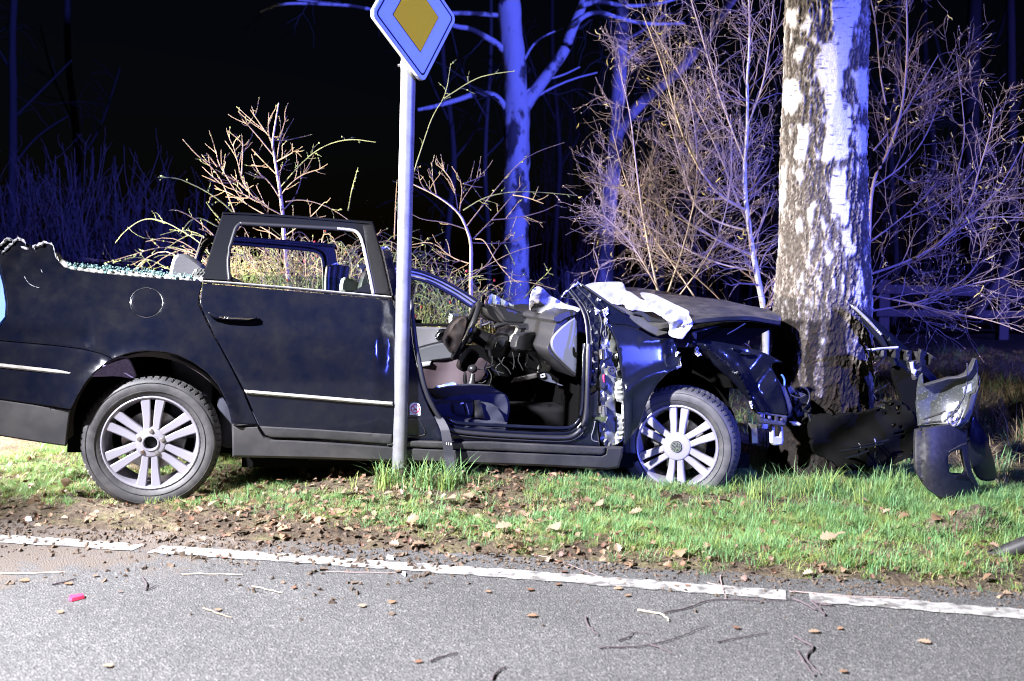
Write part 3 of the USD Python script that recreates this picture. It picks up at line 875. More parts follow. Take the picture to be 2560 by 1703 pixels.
# ------------------------------------------------------------------ birches and shrubs in the dark behind
def far_birch(label, trunk, width, Yc, limbs, seed, matn='far_birch', weep=14, crown=True):
    rng = np.random.RandomState(seed)
    tp = pline(trunk, Yc)
    tp[0][2] = gz(tp[0][0], tp[0][1]) - .05
    m = Yc / F
    t = thing('background_birch', label, 'tree', (tp[0][0], Yc, gz(tp[0][0], Yc)))
    r = np.interp(np.linspace(0, 1, len(tp)), np.linspace(0, 1, len(width)), width) * m / 2
    p2 = np.stack([np.interp(np.linspace(0, 1, 90), np.linspace(0, 1, len(tp)), tp[:, k]) for k in range(3)], 1)
    r2 = np.interp(np.linspace(0, 1, 90), np.linspace(0, 1, len(r)), r)
    v, f = tube(p2, r2, 40)
    n = meshkit.fbm(v * [9, 9, 3], 4, seed) - .5
    ax = v.copy(); ax[:, 0] -= np.interp(v[:, 2], p2[:, 2], p2[:, 0]); ax[:, 1] -= np.interp(v[:, 2], p2[:, 2], p2[:, 1]); ax[:, 2] = 0
    obj('trunk', (v + ax * (n * .35)[:, None], f), matn, t, True)
    ls = []
    for q, w0, w1, dy in limbs:
        p = pline(q, (Yc, Yc + dy)); ls.append((p, np.linspace(w0, w1, len(p)) * m / 2))
        v, f = tube(p, ls[-1][1], 10)
        obj('limb', (v, f), matn, t, True)
    if crown:
        k = kids(rng, ls, 2.2, (.5, 1.3), (.5, 1.1), .16, -.02, .006, .4)
        k2 = kids(rng, k, weep * .35, (.3, .9), (.3, 1.2), .14, -.16, .0035, .4)
        obj('twigs', tubes(k + k2, 4), 'far_trunk', t, False, kind='stuff')
    return t


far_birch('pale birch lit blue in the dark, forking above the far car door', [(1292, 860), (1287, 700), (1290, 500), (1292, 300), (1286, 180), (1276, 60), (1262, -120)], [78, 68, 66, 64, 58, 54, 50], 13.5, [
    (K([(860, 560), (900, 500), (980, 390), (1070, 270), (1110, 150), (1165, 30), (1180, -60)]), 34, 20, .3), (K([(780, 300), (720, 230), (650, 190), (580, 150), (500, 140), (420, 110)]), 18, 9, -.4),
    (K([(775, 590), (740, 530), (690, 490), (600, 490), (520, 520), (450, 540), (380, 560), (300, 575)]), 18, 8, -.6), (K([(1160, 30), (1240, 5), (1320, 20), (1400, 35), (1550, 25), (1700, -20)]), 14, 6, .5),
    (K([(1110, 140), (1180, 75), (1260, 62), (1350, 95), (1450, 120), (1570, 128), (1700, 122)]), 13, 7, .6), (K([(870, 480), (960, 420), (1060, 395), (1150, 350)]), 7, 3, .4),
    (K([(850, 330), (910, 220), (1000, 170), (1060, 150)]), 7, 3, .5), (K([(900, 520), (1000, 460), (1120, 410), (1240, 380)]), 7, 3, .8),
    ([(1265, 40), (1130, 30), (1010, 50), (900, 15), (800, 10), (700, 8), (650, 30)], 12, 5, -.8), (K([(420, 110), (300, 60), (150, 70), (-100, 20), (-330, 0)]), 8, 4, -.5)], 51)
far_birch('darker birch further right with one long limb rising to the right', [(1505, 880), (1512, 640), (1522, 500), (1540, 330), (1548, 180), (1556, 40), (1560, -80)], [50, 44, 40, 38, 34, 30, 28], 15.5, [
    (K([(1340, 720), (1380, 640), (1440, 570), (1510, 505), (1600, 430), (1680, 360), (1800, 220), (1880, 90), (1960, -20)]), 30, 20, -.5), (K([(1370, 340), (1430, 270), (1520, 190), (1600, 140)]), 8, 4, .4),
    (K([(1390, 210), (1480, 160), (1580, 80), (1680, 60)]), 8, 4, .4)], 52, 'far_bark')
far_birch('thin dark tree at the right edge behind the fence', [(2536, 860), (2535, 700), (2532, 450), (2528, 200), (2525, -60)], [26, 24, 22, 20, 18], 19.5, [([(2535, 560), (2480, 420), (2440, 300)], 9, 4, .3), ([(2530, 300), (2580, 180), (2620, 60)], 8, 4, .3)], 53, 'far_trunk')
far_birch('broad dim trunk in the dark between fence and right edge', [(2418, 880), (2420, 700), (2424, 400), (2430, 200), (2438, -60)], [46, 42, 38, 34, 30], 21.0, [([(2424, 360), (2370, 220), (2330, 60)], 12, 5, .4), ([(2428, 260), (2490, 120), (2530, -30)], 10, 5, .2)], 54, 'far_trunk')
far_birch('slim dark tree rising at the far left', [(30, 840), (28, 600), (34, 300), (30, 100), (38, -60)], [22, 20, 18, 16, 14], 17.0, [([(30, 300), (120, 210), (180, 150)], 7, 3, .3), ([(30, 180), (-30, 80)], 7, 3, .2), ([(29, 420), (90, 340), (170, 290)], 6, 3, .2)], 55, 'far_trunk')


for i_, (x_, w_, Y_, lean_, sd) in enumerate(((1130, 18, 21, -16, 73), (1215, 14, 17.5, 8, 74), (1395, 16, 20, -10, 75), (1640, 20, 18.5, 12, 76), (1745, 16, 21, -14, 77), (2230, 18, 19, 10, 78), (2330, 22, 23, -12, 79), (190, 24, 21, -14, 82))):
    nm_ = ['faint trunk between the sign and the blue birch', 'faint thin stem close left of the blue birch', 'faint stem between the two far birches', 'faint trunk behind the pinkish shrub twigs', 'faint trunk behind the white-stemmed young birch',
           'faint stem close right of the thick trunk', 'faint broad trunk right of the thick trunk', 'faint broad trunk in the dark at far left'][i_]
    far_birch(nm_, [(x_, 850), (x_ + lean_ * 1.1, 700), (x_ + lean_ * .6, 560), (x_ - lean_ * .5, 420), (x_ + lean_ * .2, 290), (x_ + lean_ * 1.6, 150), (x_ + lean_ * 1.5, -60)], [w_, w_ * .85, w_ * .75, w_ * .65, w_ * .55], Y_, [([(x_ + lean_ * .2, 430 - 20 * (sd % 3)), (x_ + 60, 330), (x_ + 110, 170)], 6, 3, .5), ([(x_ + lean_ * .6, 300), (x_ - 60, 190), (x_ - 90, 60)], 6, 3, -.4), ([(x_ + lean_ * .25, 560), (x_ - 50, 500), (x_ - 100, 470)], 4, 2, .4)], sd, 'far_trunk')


def brush(name, label, x0, x1, tops, Y0, Y1, n, seed, matn, category='bushes', per=3.0):
    rng = np.random.RandomState(seed)
    lines = []
    for _ in range(n):
        x, Y = rng.uniform(x0, x1), rng.uniform(Y0, Y1)
        b = P(x, 780, Y); b[2] = gz(b[0], b[1]) - .02
        top = P(x, np.interp(x, [t[0] for t in tops], [t[1] for t in tops]), Y)[2] * rng.uniform(.42, .86)
        lean = rng.normal(0, .14, 2) * top
        k = np.linspace(0, 1, 7)
        pts = np.stack([b[0] + lean[0] * k ** 1.5, b[1] + lean[1] * k ** 1.5, b[2] + (top - b[2]) * k], 1) + rng.normal(0, .02, (7, 3))
        lines.append((pts, np.linspace(.010, .004, 7)))
    k = kids(rng, lines, per, (.2, .8), (.25, .8), .15, .05, .004, .5, .3)
    o = obj(name, tubes(lines + k, 4), matn, None, False)
    tag(stage.GetPrimAtPath(o), label, category, None, 'stuff')


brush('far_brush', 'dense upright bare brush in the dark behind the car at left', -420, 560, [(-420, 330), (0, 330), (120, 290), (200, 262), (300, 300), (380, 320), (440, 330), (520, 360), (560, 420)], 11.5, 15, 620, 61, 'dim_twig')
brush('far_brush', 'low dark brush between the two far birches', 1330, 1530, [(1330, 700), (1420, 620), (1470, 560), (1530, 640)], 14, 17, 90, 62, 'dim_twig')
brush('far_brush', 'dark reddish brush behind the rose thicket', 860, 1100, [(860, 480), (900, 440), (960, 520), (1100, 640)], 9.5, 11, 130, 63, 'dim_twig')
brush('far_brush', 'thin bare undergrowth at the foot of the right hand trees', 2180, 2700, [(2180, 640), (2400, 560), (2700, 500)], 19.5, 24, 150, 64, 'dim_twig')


brush('far_wood', 'far dim wood of bare stems added as blue haze behind everything', 1300, 2700, [(1300, -60), (2700, -80)], 22, 27, 230, 66, 'dim_twig', 'wood', 2.2)  # stems added to give the background a dim blue haze
# the fence on the field
def fence():
    t = thing('paddock_fence', 'weathered wooden two-rail paddock fence in the dark on the right', 'fence', (P(2300, 842, 17.5)[0], 17.5, gz(7, 17.5)))
    m = 17.5 / F
    for x, w, top in ((2504, 24, 700), (2205, 26, 700), (2760, 24, 700)):
        b = P(x, 846, 17.5); b[2] = gz(b[0], 17.5)
        tp = P(x, top, 17.5)[2]
        obj('post', box((b[0], 17.5, (b[2] + tp) / 2), (w * m, w * m, tp - b[2]), None, .008), 'wood_grey', t, 30)
    for y0, y1, h in ((722, 732, 22), (782, 786, 18)):
        a, c = P(2190, y0, 17.36), P(2510, y1, 17.36)
        a2 = P(2860, y1, 17.36)
        for p, q in ((a, c), (c, a2)):
            L = np.linalg.norm(q - p) - .004; ex = unit(q - p)
            obj('rail', box((p + q) / 2, (L, .05, h * m), np.stack([ex, np.cross([0, 0, 1], ex), np.cross(ex, np.cross([0, 0, 1], ex))], 1), .006), 'wood_grey', t, 30)
    a, c = P(2440, 790, 17.1), P(2540, 630, 17.2)
    obj('brace', tube(np.array([a, (a + c) / 2, c]), [.075, .07, .065], 8), 'wood_grey', t, 30, label='slanting pole leaning against the fence')


fence()
b = P(1417, 790, 14.2)
t = thing('marker_post', 'short blue-lit stake standing in the dark beside the far birch', 'stake', (b[0], 14.2, gz(b[0], 14.2)))
tp = P(1417, 680, 14.2)[2]; zb = gz(b[0], 14.2)
obj('stake', box((b[0], 14.2, (tp + zb) / 2), (.062, .062, tp - zb), None, .006), 'far_bark', t, 30)
# ------------------------------------------------------------------ the wrecked estate car
base = car(1.3, -.9, -.33)
CAR = thing('wrecked_estate_car', 'wrecked dark blue estate car with its roof cut off, crushed against the birch', 'car', base)


def cp(name, poly, m='paint', off=0., depth=.006, parent=None, grid=14, edge=.004, bump=None, holes=(), smooth=35, label=None, profile=True, inset=2.2, **k):
    return obj(name, panel(poly, cs(off, profile), depth, grid, edge, bump, holes, inset), m, parent or CAR, smooth, label)


def gauss(x, y, cx, cy, sx, sy):
    return np.exp(-((x - cx) / sx) ** 2 - ((y - cy) / sy) ** 2)


arch_r = HH([(1740, 850), (1742, 700), (1738, 600), (1722, 510), (1690, 410), (1635, 305), (1555, 215), (1450, 138), (1335, 85), (1240, 62), (1100, 54), (1000, 64), (930, 83), (850, 112), (765, 168), (700, 225), (640, 295), (590, 380), (548, 465), (530, 490), (518, 560), (505, 660), (495, 768)])
ax_, ay_ = 376, 1095


def flare(x, y):
    r = np.hypot(x - ax_, (y - ay_) * 1.0)
    return .022 * np.exp(-((r - 212) / 16) ** 2) * (y < 1060) + .012 * np.exp(-((r - 240) / 40) ** 2) * (y < 1060)


def quarter_bump(x, y):
    crumple = gauss(x, y, 60, 640, 60, 40) * .002 * np.sin(x * .09 + y * .05) - .004 * gauss(x, y, 40, 730, 60, 60)
    return flare(x, y) + crumple - .012 * np.exp(-((y - 845 - x * .03) / 30.) ** 2) * (x < 230)


qp = (A([(-330, 400), (30, 395), (75, 345), (100, 318), (118, 300), (135, 283), (160, 292), (182, 305), (196, 330), (215, 328), (240, 350), (252, 372), (262, 345), (285, 338), (310, 325), (335, 316), (346, 345), (365, 330), (388, 325), (402, 350), (412, 400), (425, 440), (450, 475), (480, 503), (540, 522), (700, 546), (1000, 574), (1300, 596), (1522, 612), (1505, 690), (1490, 765), (1503, 805), (1560, 930), (1640, 1080), (1720, 1225), (1820, 1420)])
      + HH([(1880, 480), (1938, 606), (1741, 603)]) + arch_r[3:14] + A([(848, 1190), (760, 1152), (620, 1117), (400, 1090), (0, 1055), (-330, 1030)]))
flap_c = A([(1100, 770)])[0]
flap = [(flap_c[0] + 40.5 * math.cos(a), flap_c[1] + 36.5 * math.sin(a)) for a in np.linspace(0, 2 * np.pi, 40, endpoint=False)]
lamp_hole = A([(-330, 380), (0, 480), (40, 640), (60, 780), (55, 880), (0, 955), (-330, 1020)])
QP = Polygon(qp).difference(Polygon(lamp_hole)).buffer(0)
qpanel = cp('quarter_panel', list(QP.exterior.coords) if QP.geom_type == 'Polygon' else list(max(QP.geoms, key=lambda g: g.area).exterior.coords), bump=quarter_bump, holes=[flap], grid=11)
small = [(flap_c[0] + 39.4 * math.cos(a), flap_c[1] + 35.4 * math.sin(a)) for a in np.linspace(0, 2 * np.pi, 40, endpoint=False)]
cp('fuel_flap', small, off=.001, parent=qpanel, edge=.003)
cp('tail_lamp', A([(-330, 384), (-4, 484), (36, 640), (56, 780), (51, 880), (-4, 950), (-330, 1015)]), 'lamp_plastic', off=.004, depth=.05, edge=.014, inset=5)
ring = [(flap_c[0] + 40.9 * math.cos(a), flap_c[1] + 36.9 * math.sin(a)) for a in np.linspace(0, 2 * np.pi, 41)]
obj('flap_rim', tube(side(*np.array(ring).T, .0005), .0018, 6), 'chrome', qpanel, True)
# torn upper edge: bright ragged lips of sheet metal
rng = np.random.RandomState(9)


def torn(name, pts, parent, w=7, m='torn_metal', off=.004, seed=1, n=26):
    """A ragged curled lip along a line."""
    rg = np.random.RandomState(seed)
    q = densify(pts, 2.0)
    kn = lambda st: np.interp(np.arange(len(q)), np.arange(0, len(q) + st, st), rg.uniform(-1, 1, len(np.arange(0, len(q) + st, st))))
    jit, jit2 = kn(3), kn(2)
    rows = []
    for k, (dy, o) in enumerate(((w * .7, 0.002), (w * .25, .010), (-w * .15, .012), (-w * .4, .002), (-w * .2, -.012))):
        rows.append(side(q[:, 0] + jit2 * 1.2, q[:, 1] + dy * (1 + .45 * jit) + jit2 * (k > 1) * 2.2, off + o * (1 + .8 * jit)))
    v = np.vstack(rows); n_ = len(q)
    f = []
    for k in range(len(rows) - 1):
        i = np.arange(n_ - 1)
        f += [np.stack([k * n_ + i, (k + 1) * n_ + i, (k + 1) * n_ + i + 1], 1), np.stack([k * n_ + i, (k + 1) * n_ + i + 1, k * n_ + i + 1], 1)]
    return obj(name, (v, np.vstack(f)), m, parent, 25)


torn('torn_edge', A([(10, 395), (60, 355), (100, 318), (135, 284), (182, 306), (198, 332)]), qpanel, 8, seed=2)
torn('torn_edge', A([(245, 352), (285, 338), (335, 316), (388, 325), (404, 352), (414, 402), (428, 442)]), qpanel, 7, seed=3)
cp('tear', smooth_ring(A([(150, 345), (185, 350), (220, 362), (212, 380), (180, 376), (165, 362)])), 'torn_metal', off=.006, parent=qpanel, edge=.006, grid=4)
cp('tear', smooth_ring(A([(255, 345), (268, 340), (270, 385), (258, 398)])), 'torn_metal', off=.005, parent=qpanel, edge=.004, grid=4)
sc = lambda pts: side(*np.array(pts).T, .0015)
obj('scratch', join([tube(sc(smooth_line(np.array(A(q)), 2)), .0009, 5) for q in ([(183, 575), (205, 615), (240, 645), (295, 660)], [(308, 525), (318, 545)])]), 'torn_metal', qpanel, True)
# inner D pillar stump at the extreme left
cp('pillar_stump', A([(-330, 360), (0, 335), (55, 292), (72, 286), (102, 300), (70, 345), (35, 380), (0, 402), (-330, 430)]), 'clean_paint', off=-.05, depth=.02, grid=5, edge=.004, bump=lambda x, y: .012 * np.sin(x * .5) * np.sin(y * .4 + x * .2))
torn('torn_edge', A([(-60, 360), (0, 336), (55, 292), (100, 300)]), CAR, 8, off=-.045, seed=5)
# curl of the cut C pillar flange, and the window channel with what is left of the side glass
cp('window_channel', A([(400, 400), (430, 395), (462, 440), (500, 468), (560, 500), (800, 520), (1100, 545), (1440, 575), (1530, 580), (1524, 612), (1300, 596), (1000, 574), (700, 547), (540, 523), (480, 503), (440, 465)]), 'trim', off=-.012, depth=.03, grid=7, bump=lambda x, y: .003 * np.sin(x * .35))
cp('glass_stub', A([(500, 470), (560, 462), (800, 478), (1000, 492), (1150, 512), (1190, 540), (1150, 556), (900, 532), (650, 508), (520, 498)]), 'pane', off=-.02, depth=.004, grid=8)
crumbs = []
for k in range(430):
    u = rng.rand(); x = 510 + 960 * u + rng.normal(0, 6)
    y = np.interp(x, [500, 800, 1150, 1480], [484, 510, 542, 586]) + rng.normal(0, 10) + (12 if rng.rand() < .25 else 0)
    if x > 1180 and rng.rand() < .25:
        y -= rng.uniform(0, 14)
    (pxx, pyy), = A([(x, y)])
    c = side(pxx, pyy, -.012 + rng.uniform(-.012, .012))
    R = trimesh.transformations.random_rotation_matrix(rng.rand(3))[:3, :3]
    crumbs.append(box(c, rng.uniform(.3, 1, 3) * rng.choice([.005, .008, .014], p=[.55, .33, .12]), R))
obj('glass_crumbs', join(crumbs), 'glass_crumb', CAR, False, kind='stuff')
cp('channel_end', A([(1440, 560), (1462, 520), (1490, 508), (1540, 520), (1535, 580), (1520, 605), (1420, 590)]), 'primer', off=-.016, depth=.03, grid=4, bump=lambda x, y: .006 * np.sin(x * .7) * np.cos(y * .6))
# rear headrest
cp('headrest', smooth_ring(A([(1262, 620), (1285, 480), (1305, 425), (1345, 402), (1410, 410), (1475, 455), (1545, 515), (1560, 620)]), 2), 'headrest', off=-.42, depth=.16, grid=9, edge=.035, inset=7, profile=False)
# rear bumper
bumper = cp('rear_bumper', A([(-330, 1036), (0, 1061), (400, 1096), (620, 1123), (760, 1157), (842, 1195)]) + arch_r[14:20] + HH([(530, 490), (0, 415), (-330, 370)]), off=.003, bump=lambda x, y: flare(x, y) + .01 * (y - 880) / 120)
cp('bumper_skirt', HH([(-330, 376), (0, 421), (528, 496), (518, 560), (505, 660), (494, 768), (330, 745), (0, 692), (-330, 650)]), 'plastic', off=.010, depth=.03, parent=bumper, edge=.006, inset=3)
cp('trim_strip', HH([(-330, 95), (0, 146), (612, 213), (598, 243), (0, 178), (-330, 130)]), 'trim', off=.017, depth=.012, parent=bumper, edge=.008, inset=3.4, grid=8)
cp('red_reflection_lamp', smooth_ring(HH([(95, 418), (150, 395), (210, 408), (200, 430), (140, 425)])), 'red', off=.0035, depth=.003, parent=bumper, edge=.0005) if False else None

# rear door
belt_hi = [(185, 783), (450, 800), (1050, 850), (1600, 902), (2035, 943)]
dgap = A([(1530, 618), (1512, 690), (1497, 765), (1510, 803), (1568, 930), (1648, 1080), (1728, 1228), (1828, 1422)]) + HH([(1888, 480), (1946, 608), (1992, 686), (2032, 704), (2355, 712)])


def door_bump(x, y):
    return -.008 * np.exp(-((y - 790 - (x - 500) * .05) / 12) ** 2) * .5 + .006 * np.exp(-((y - 840) / 60) ** 2) - .03 * gauss(x, y, 985, 850, 40, 90) + .010 * gauss(x, y, 940, 905, 18, 120)


door = cp('rear_door', B([(2043, 978), (185, 818)]) + dgap[1:] + [(985, 1117), (992, 1000), (996, 860), (990, 790)], bump=door_bump, grid=11)
cp('belt_moulding', B([(187, 783), (450, 800), (1050, 850), (1600, 902), (2033, 941), (2043, 974), (1600, 936), (1050, 882), (450, 832), (185, 814)]), 'black_rubber', off=.004, depth=.03, parent=door, edge=.007, inset=3, grid=9)
cp('belt_chrome', B([(192, 786), (450, 803), (1050, 852), (1600, 904), (2033, 943), (2035, 953), (1600, 914), (1050, 862), (450, 813), (190, 796)]), 'trim', off=.007, depth=.008, parent=door, edge=.002, inset=1, grid=9)
win = smooth_ring(B([(545, 228), (505, 262), (478, 335), (415, 560), (440, 798), (1050, 849), (1860, 922), (1755, 420), (1725, 345), (1690, 302), (1640, 290)]), 1)
frame = cp('window_frame', B([(383, 122), (600, 128), (1100, 158), (1500, 190), (1845, 215), (1865, 252), (1950, 560), (2033, 940), (1600, 901), (1050, 849), (450, 799), (190, 782), (215, 640), (290, 400), (360, 180)]), 'frame_black', off=-.004, depth=.05, parent=door, holes=[win], edge=.008, inset=3, grid=9)
cp('roof_seal', B([(376, 118), (600, 124), (1100, 153), (1500, 185), (1848, 210), (1862, 246), (1500, 215), (1100, 183), (600, 152), (370, 146)]), 'frame_black', off=.004, depth=.06, parent=door, edge=.008, inset=2.6, grid=8)
seal = [(545, 236), (510, 268), (486, 335), (424, 560), (446, 792)]
obj('window_seal', join([tube(side(*np.array(smooth_line(np.array(B(seal)), 2)).T, .0), .010, 8), tube(side(*np.array(smooth_line(np.array(B([(545, 232), (900, 250), (1300, 272), (1640, 290)])), 2)).T, -.004), .011, 8)]), 'black_rubber', door, True)
obj('window_channel', tube(side(*np.array(smooth_line(np.array(B([(1500, 281), (1640, 293), (1690, 310), (1725, 350), (1752, 420), (1800, 650), (1856, 920)])), 2)).T, .0), .0085, 8), 'trim', door, True)
cp('pillar_cover', B([(1755, 250), (1852, 236), (1940, 560), (2022, 930), (1875, 918), (1800, 560)]), 'black', off=.003, depth=.01, parent=door, edge=.004)
cp('window_glass', B([(545, 735), (1000, 742), (1820, 772), (1858, 920), (1050, 850), (530, 802)]), 'pane', off=-.022, depth=.004, parent=door, edge=.0005)
cp('trim_strip', HH([(1832, 345), (2355, 388), (2620, 410), (2950, 437), (2950, 466), (2620, 440), (2355, 416), (1850, 374)]), 'trim', off=.016, depth=.012, parent=door, edge=.008, inset=3.2, grid=8)
cp('door_skirt', HH([(1951, 618), (2355, 640), (2945, 680), (2940, 752), (2355, 709), (2034, 700), (1995, 683)]), 'plastic', off=.010, depth=.012, parent=door, edge=.005, inset=3)
# handle: recessed cup, bar and lock cap
cp('handle_cup', smooth_ring(B([(360, 1165), (440, 1150), (600, 1155), (605, 1215), (560, 1252), (480, 1250), (400, 1215)]), 2), 'clean_paint', off=-.004, depth=.006, parent=door, edge=-.006, inset=3, grid=5)
hb = smooth_ring(B([(235, 1110), (250, 1095), (340, 1110), (480, 1128), (640, 1140), (735, 1150), (725, 1172), (650, 1190), (560, 1192), (420, 1185), (330, 1172), (262, 1150)]), 1)
hd = cp('handle', hb, 'paint', off=.042, depth=.022, parent=door, edge=.016, inset=4, grid=5)
cp('handle_chrome', B([(345, 1133), (480, 1146), (640, 1156), (700, 1160), (640, 1170), (480, 1166), (345, 1156)]), 'chrome', off=.046, depth=.004, parent=hd, edge=.002, inset=1, grid=6)

# blue B pillar and door sill, painted
ap_out = DD([(236, -420), (262, -160), (290, 60), (320, 200), (352, 380), (395, 520), (455, 650), (520, 760), (580, 835), (650, 885), (800, 908), (1100, 930), (1500, 950), (1750, 958), (1850, 945), (1935, 895), (1985, 800), (2000, 650), (2004, 450), (2010, 200), (2012, 0)])
ap_in = DD([(2004, 0), (2000, 200), (1992, 450), (1985, 640), (1965, 770), (1910, 862), (1840, 910), (1750, 922), (1500, 915), (1100, 895), (800, 872), (665, 850), (605, 805), (545, 725), (478, 615), (418, 485), (376, 345), (346, 180), (316, 50), (290, -160), (262, -420)])
# painted side frame: B pillar foot, sill, and the A pillar foot with its rounded corner
side_poly = DD([(100, -420)]) + ap_out[:20] + FF([(300, 340), (375, 300), (372, 600), (372, 700), (380, 780), (395, 855), (330, 845)]) + DD([(2060, 1003), (1500, 978), (1000, 955), (560, 955), (205, 945), (60, 975), (60, 200)])
cp('side_frame', side_poly, 'clean_paint', off=-.028, depth=.03, grid=10, edge=.006, bump=lambda x, y: .008 * np.exp(-((y - 1095 - (x - 1100) * .035) / 14) ** 2) * (x > 1090))
cp('sill_step', DD([(650, 852), (800, 874), (1100, 897), (1500, 917), (1750, 924), (1840, 912), (1910, 864), (1962, 772), (1930, 770), (1890, 820), (1830, 858), (1740, 868), (1500, 866), (1100, 846), (800, 822), (655, 790)]), 'clean_paint', off=-.06, depth=.05, grid=9)
seals = [np.array(ap_out[:1] + ap_out[1:]), np.array(ap_in)]
obj('door_seal', tube(side(*smooth_line(np.array(ap_in), 1).T, -.018), .0125, 8), 'black_rubber', CAR, True)
inner2 = DD([(1965, 0), (1958, 300), (1948, 600), (1925, 720), (1870, 800), (1800, 828), (1500, 818), (1100, 800), (800, 785), (680, 770), (620, 730)])
obj('sill_lip', tube(side(*smooth_line(np.array(inner2), 1).T, -.075), .010, 8), 'clean_paint', CAR, True)
obj('door_seal', tube(side(*smooth_line(np.array(ap_out[7:]), 1).T, -.016), .005, 6), 'black_rubber', CAR, True)
cp('pillar_cover', DD([(20, -480), (160, -470), (235, -330), (262, -160), (290, 60), (318, 200), (300, 200), (268, 60), (238, -120), (200, -260), (100, -420)]), 'black', off=-.024, depth=.03, grid=9)
# black rear flank of the B pillar behind the door frame
cp('centre_pillar', B([(1935, 470), (1990, 462), (2020, 480), (2075, 700), (2110, 1000), (2180, 1330), (2230, 1430), (2060, 1420), (2040, 950), (1985, 700)]), 'clean_paint', off=-.07, depth=.05, grid=9, edge=.01)
torn('torn_edge', B([(1935, 468), (1990, 462), (2022, 482)]), CAR, 5, off=-.06, seed=8, m='torn_metal')
rec = smooth_ring(DD([(215, 725), (320, 728), (350, 750), (410, 860), (395, 895), (330, 903), (205, 893)]), 1)
obj('pillar_recess', tube(side(*np.array(rec + rec[:1]).T, -.027), .003, 6), 'black_rubber', CAR, True)
# no smoking sticker
stk = DD([(252, 610), (262, 588), (290, 575), (322, 577), (346, 592), (356, 615), (355, 700), (253, 696)])
st = cp('sticker', stk, 'white', off=-.0255, depth=.0015, edge=0, inset=1)
cc = np.array(DD([(306, 636)])[0]); rr = 11.2
rp = [(cc[0] + rr * math.cos(a), cc[1] + rr * math.sin(a)) for a in np.linspace(0, 2 * np.pi, 36, endpoint=False)]
hp = [(cc[0] + rr * .8 * math.cos(a), cc[1] + rr * .8 * math.sin(a)) for a in np.linspace(0, 2 * np.pi, 36, endpoint=False)]
cp('prohibition_ring', rp, 'red', off=-.0245, depth=.001, parent=st, holes=[hp], edge=0, inset=.3, grid=3)
sl = np.array([(-.62, -.5), (-.5, -.62), (.62, .5), (.5, .62)]) * rr * 1.08
cp('prohibition_bar', [tuple(cc + q) for q in sl], 'red', off=-.0240, depth=.001, parent=st, edge=0, inset=.3, grid=3)
cp('cigarette_mark', [tuple(cc + np.array(q)) for q in ((-6, 2.6), (4.5, .2), (5, 2.2), (-5.6, 4.8))], 'sign_black', off=-.0247, depth=.0008, parent=st, edge=0, inset=.3, grid=3)
cp('sticker_text', DD([(268, 684), (338, 687), (338, 692), (268, 689)]), 'plastic', off=-.0245, depth=.0005, parent=st, edge=0, inset=.3, grid=3)

# sill cladding
cp('sill_cladding', HH([(1741, 612), (1940, 616), (1990, 697), (2034, 716), (2150, 718)]) + DD([(30, 1000), (205, 1013), (680, 1033), (2130, 1092), (2168, 1072), (2178, 1012), (2345, 1012), (2335, 1100), (2300, 1215), (2200, 1232), (1500, 1196), (700, 1170), (0, 1150)]) + HH([(2355, 862), (1745, 850)]), 'plastic', off=.004, depth=.05, edge=.012, inset=5, grid=12)
cp('sill_step', DD([(30, 978), (205, 950), (560, 960), (1000, 960), (2060, 1008), (2172, 1013), (2164, 1068), (2130, 1088), (680, 1029), (205, 1009), (30, 996)]), 'plastic', off=.008, depth=.03, edge=.006, inset=3, grid=9)
for x0, y0 in ((1090, 1172), (1640, 1190), (440, 1145), (1960, 1215)):
    cp('sill_clip', smooth_ring(DD([(x0, y0 + 10), (x0 + 40, y0 - 8), (x0 + 100, y0 - 6), (x0 + 135, y0 + 14), (x0 + 60, y0 + 16)]), 1), 'sign_rim', off=-.02, depth=.02, grid=5)

# A pillar, hinge face, cowl
ap = E([(20, 405), (60, 360), (120, 310), (165, 268), (182, 262), (215, 292), (370, 402), (445, 482), (420, 545), (395, 580), (405, 650), (400, 760), (375, 860), (385, 930), (372, 1100), (350, 1270), (290, 1285), (300, 1100), (312, 900), (300, 690), (268, 540), (235, 450), (140, 420)])
cp('front_pillar', ap, 'clean_paint', off=-.03, depth=.06, grid=8, edge=.008, bump=lambda x, y: .008 * np.sin((x - y * .6) * .33))
obj('pillar_rib', join([tube(side(*smooth_line(np.array(E(q)), 2).T, -.024), r, 6) for q, r in (([(110, 330), (200, 440), (262, 530), (300, 680), (312, 900), (296, 1250)], .0035), ([(150, 290), (300, 430), (385, 560), (410, 640), (400, 760)], .004), ([(90, 350), (190, 470), (245, 590), (268, 760), (268, 1000)], .007))]), 'black_rubber', CAR, True)
torn('torn_edge', E([(5, 415), (60, 352), (120, 302), (178, 262), (215, 290)]), CAR, 5, off=-.028, seed=11)
for s_, q in enumerate(([(340, 505), (370, 520), (400, 540), (350, 575)], [(415, 530), (470, 500), (480, 560), (440, 600)], [(445, 600), (470, 620), (460, 670), (440, 660)], [(360, 420), (410, 425), (400, 445), (370, 440)])):
    cp('tear', E(q), 'torn_metal', off=-.018, depth=.008, edge=.006, grid=3, bump=lambda x, y: .006 * np.sin(x * 1.1 + y))
cp('hinge_face', E([(408, 640), (440, 600), (485, 700), (520, 780), (548, 835), (565, 930), (580, 1010), (600, 1110), (612, 1210), (545, 1240), (545, 1500), (560, 1560)]) + FF([(545, 840), (450, 858), (430, 870), (385, 785), (372, 640), (385, 300)]) + E([(372, 1290), (385, 1000), (395, 800)]), 'primer', off=-.05, depth=.05, grid=8, edge=.01, bump=lambda x, y: .010 * np.sin(y * .16) * np.sin(x * .5) + .02 * gauss(x, y, 1540, 930, 12, 16))
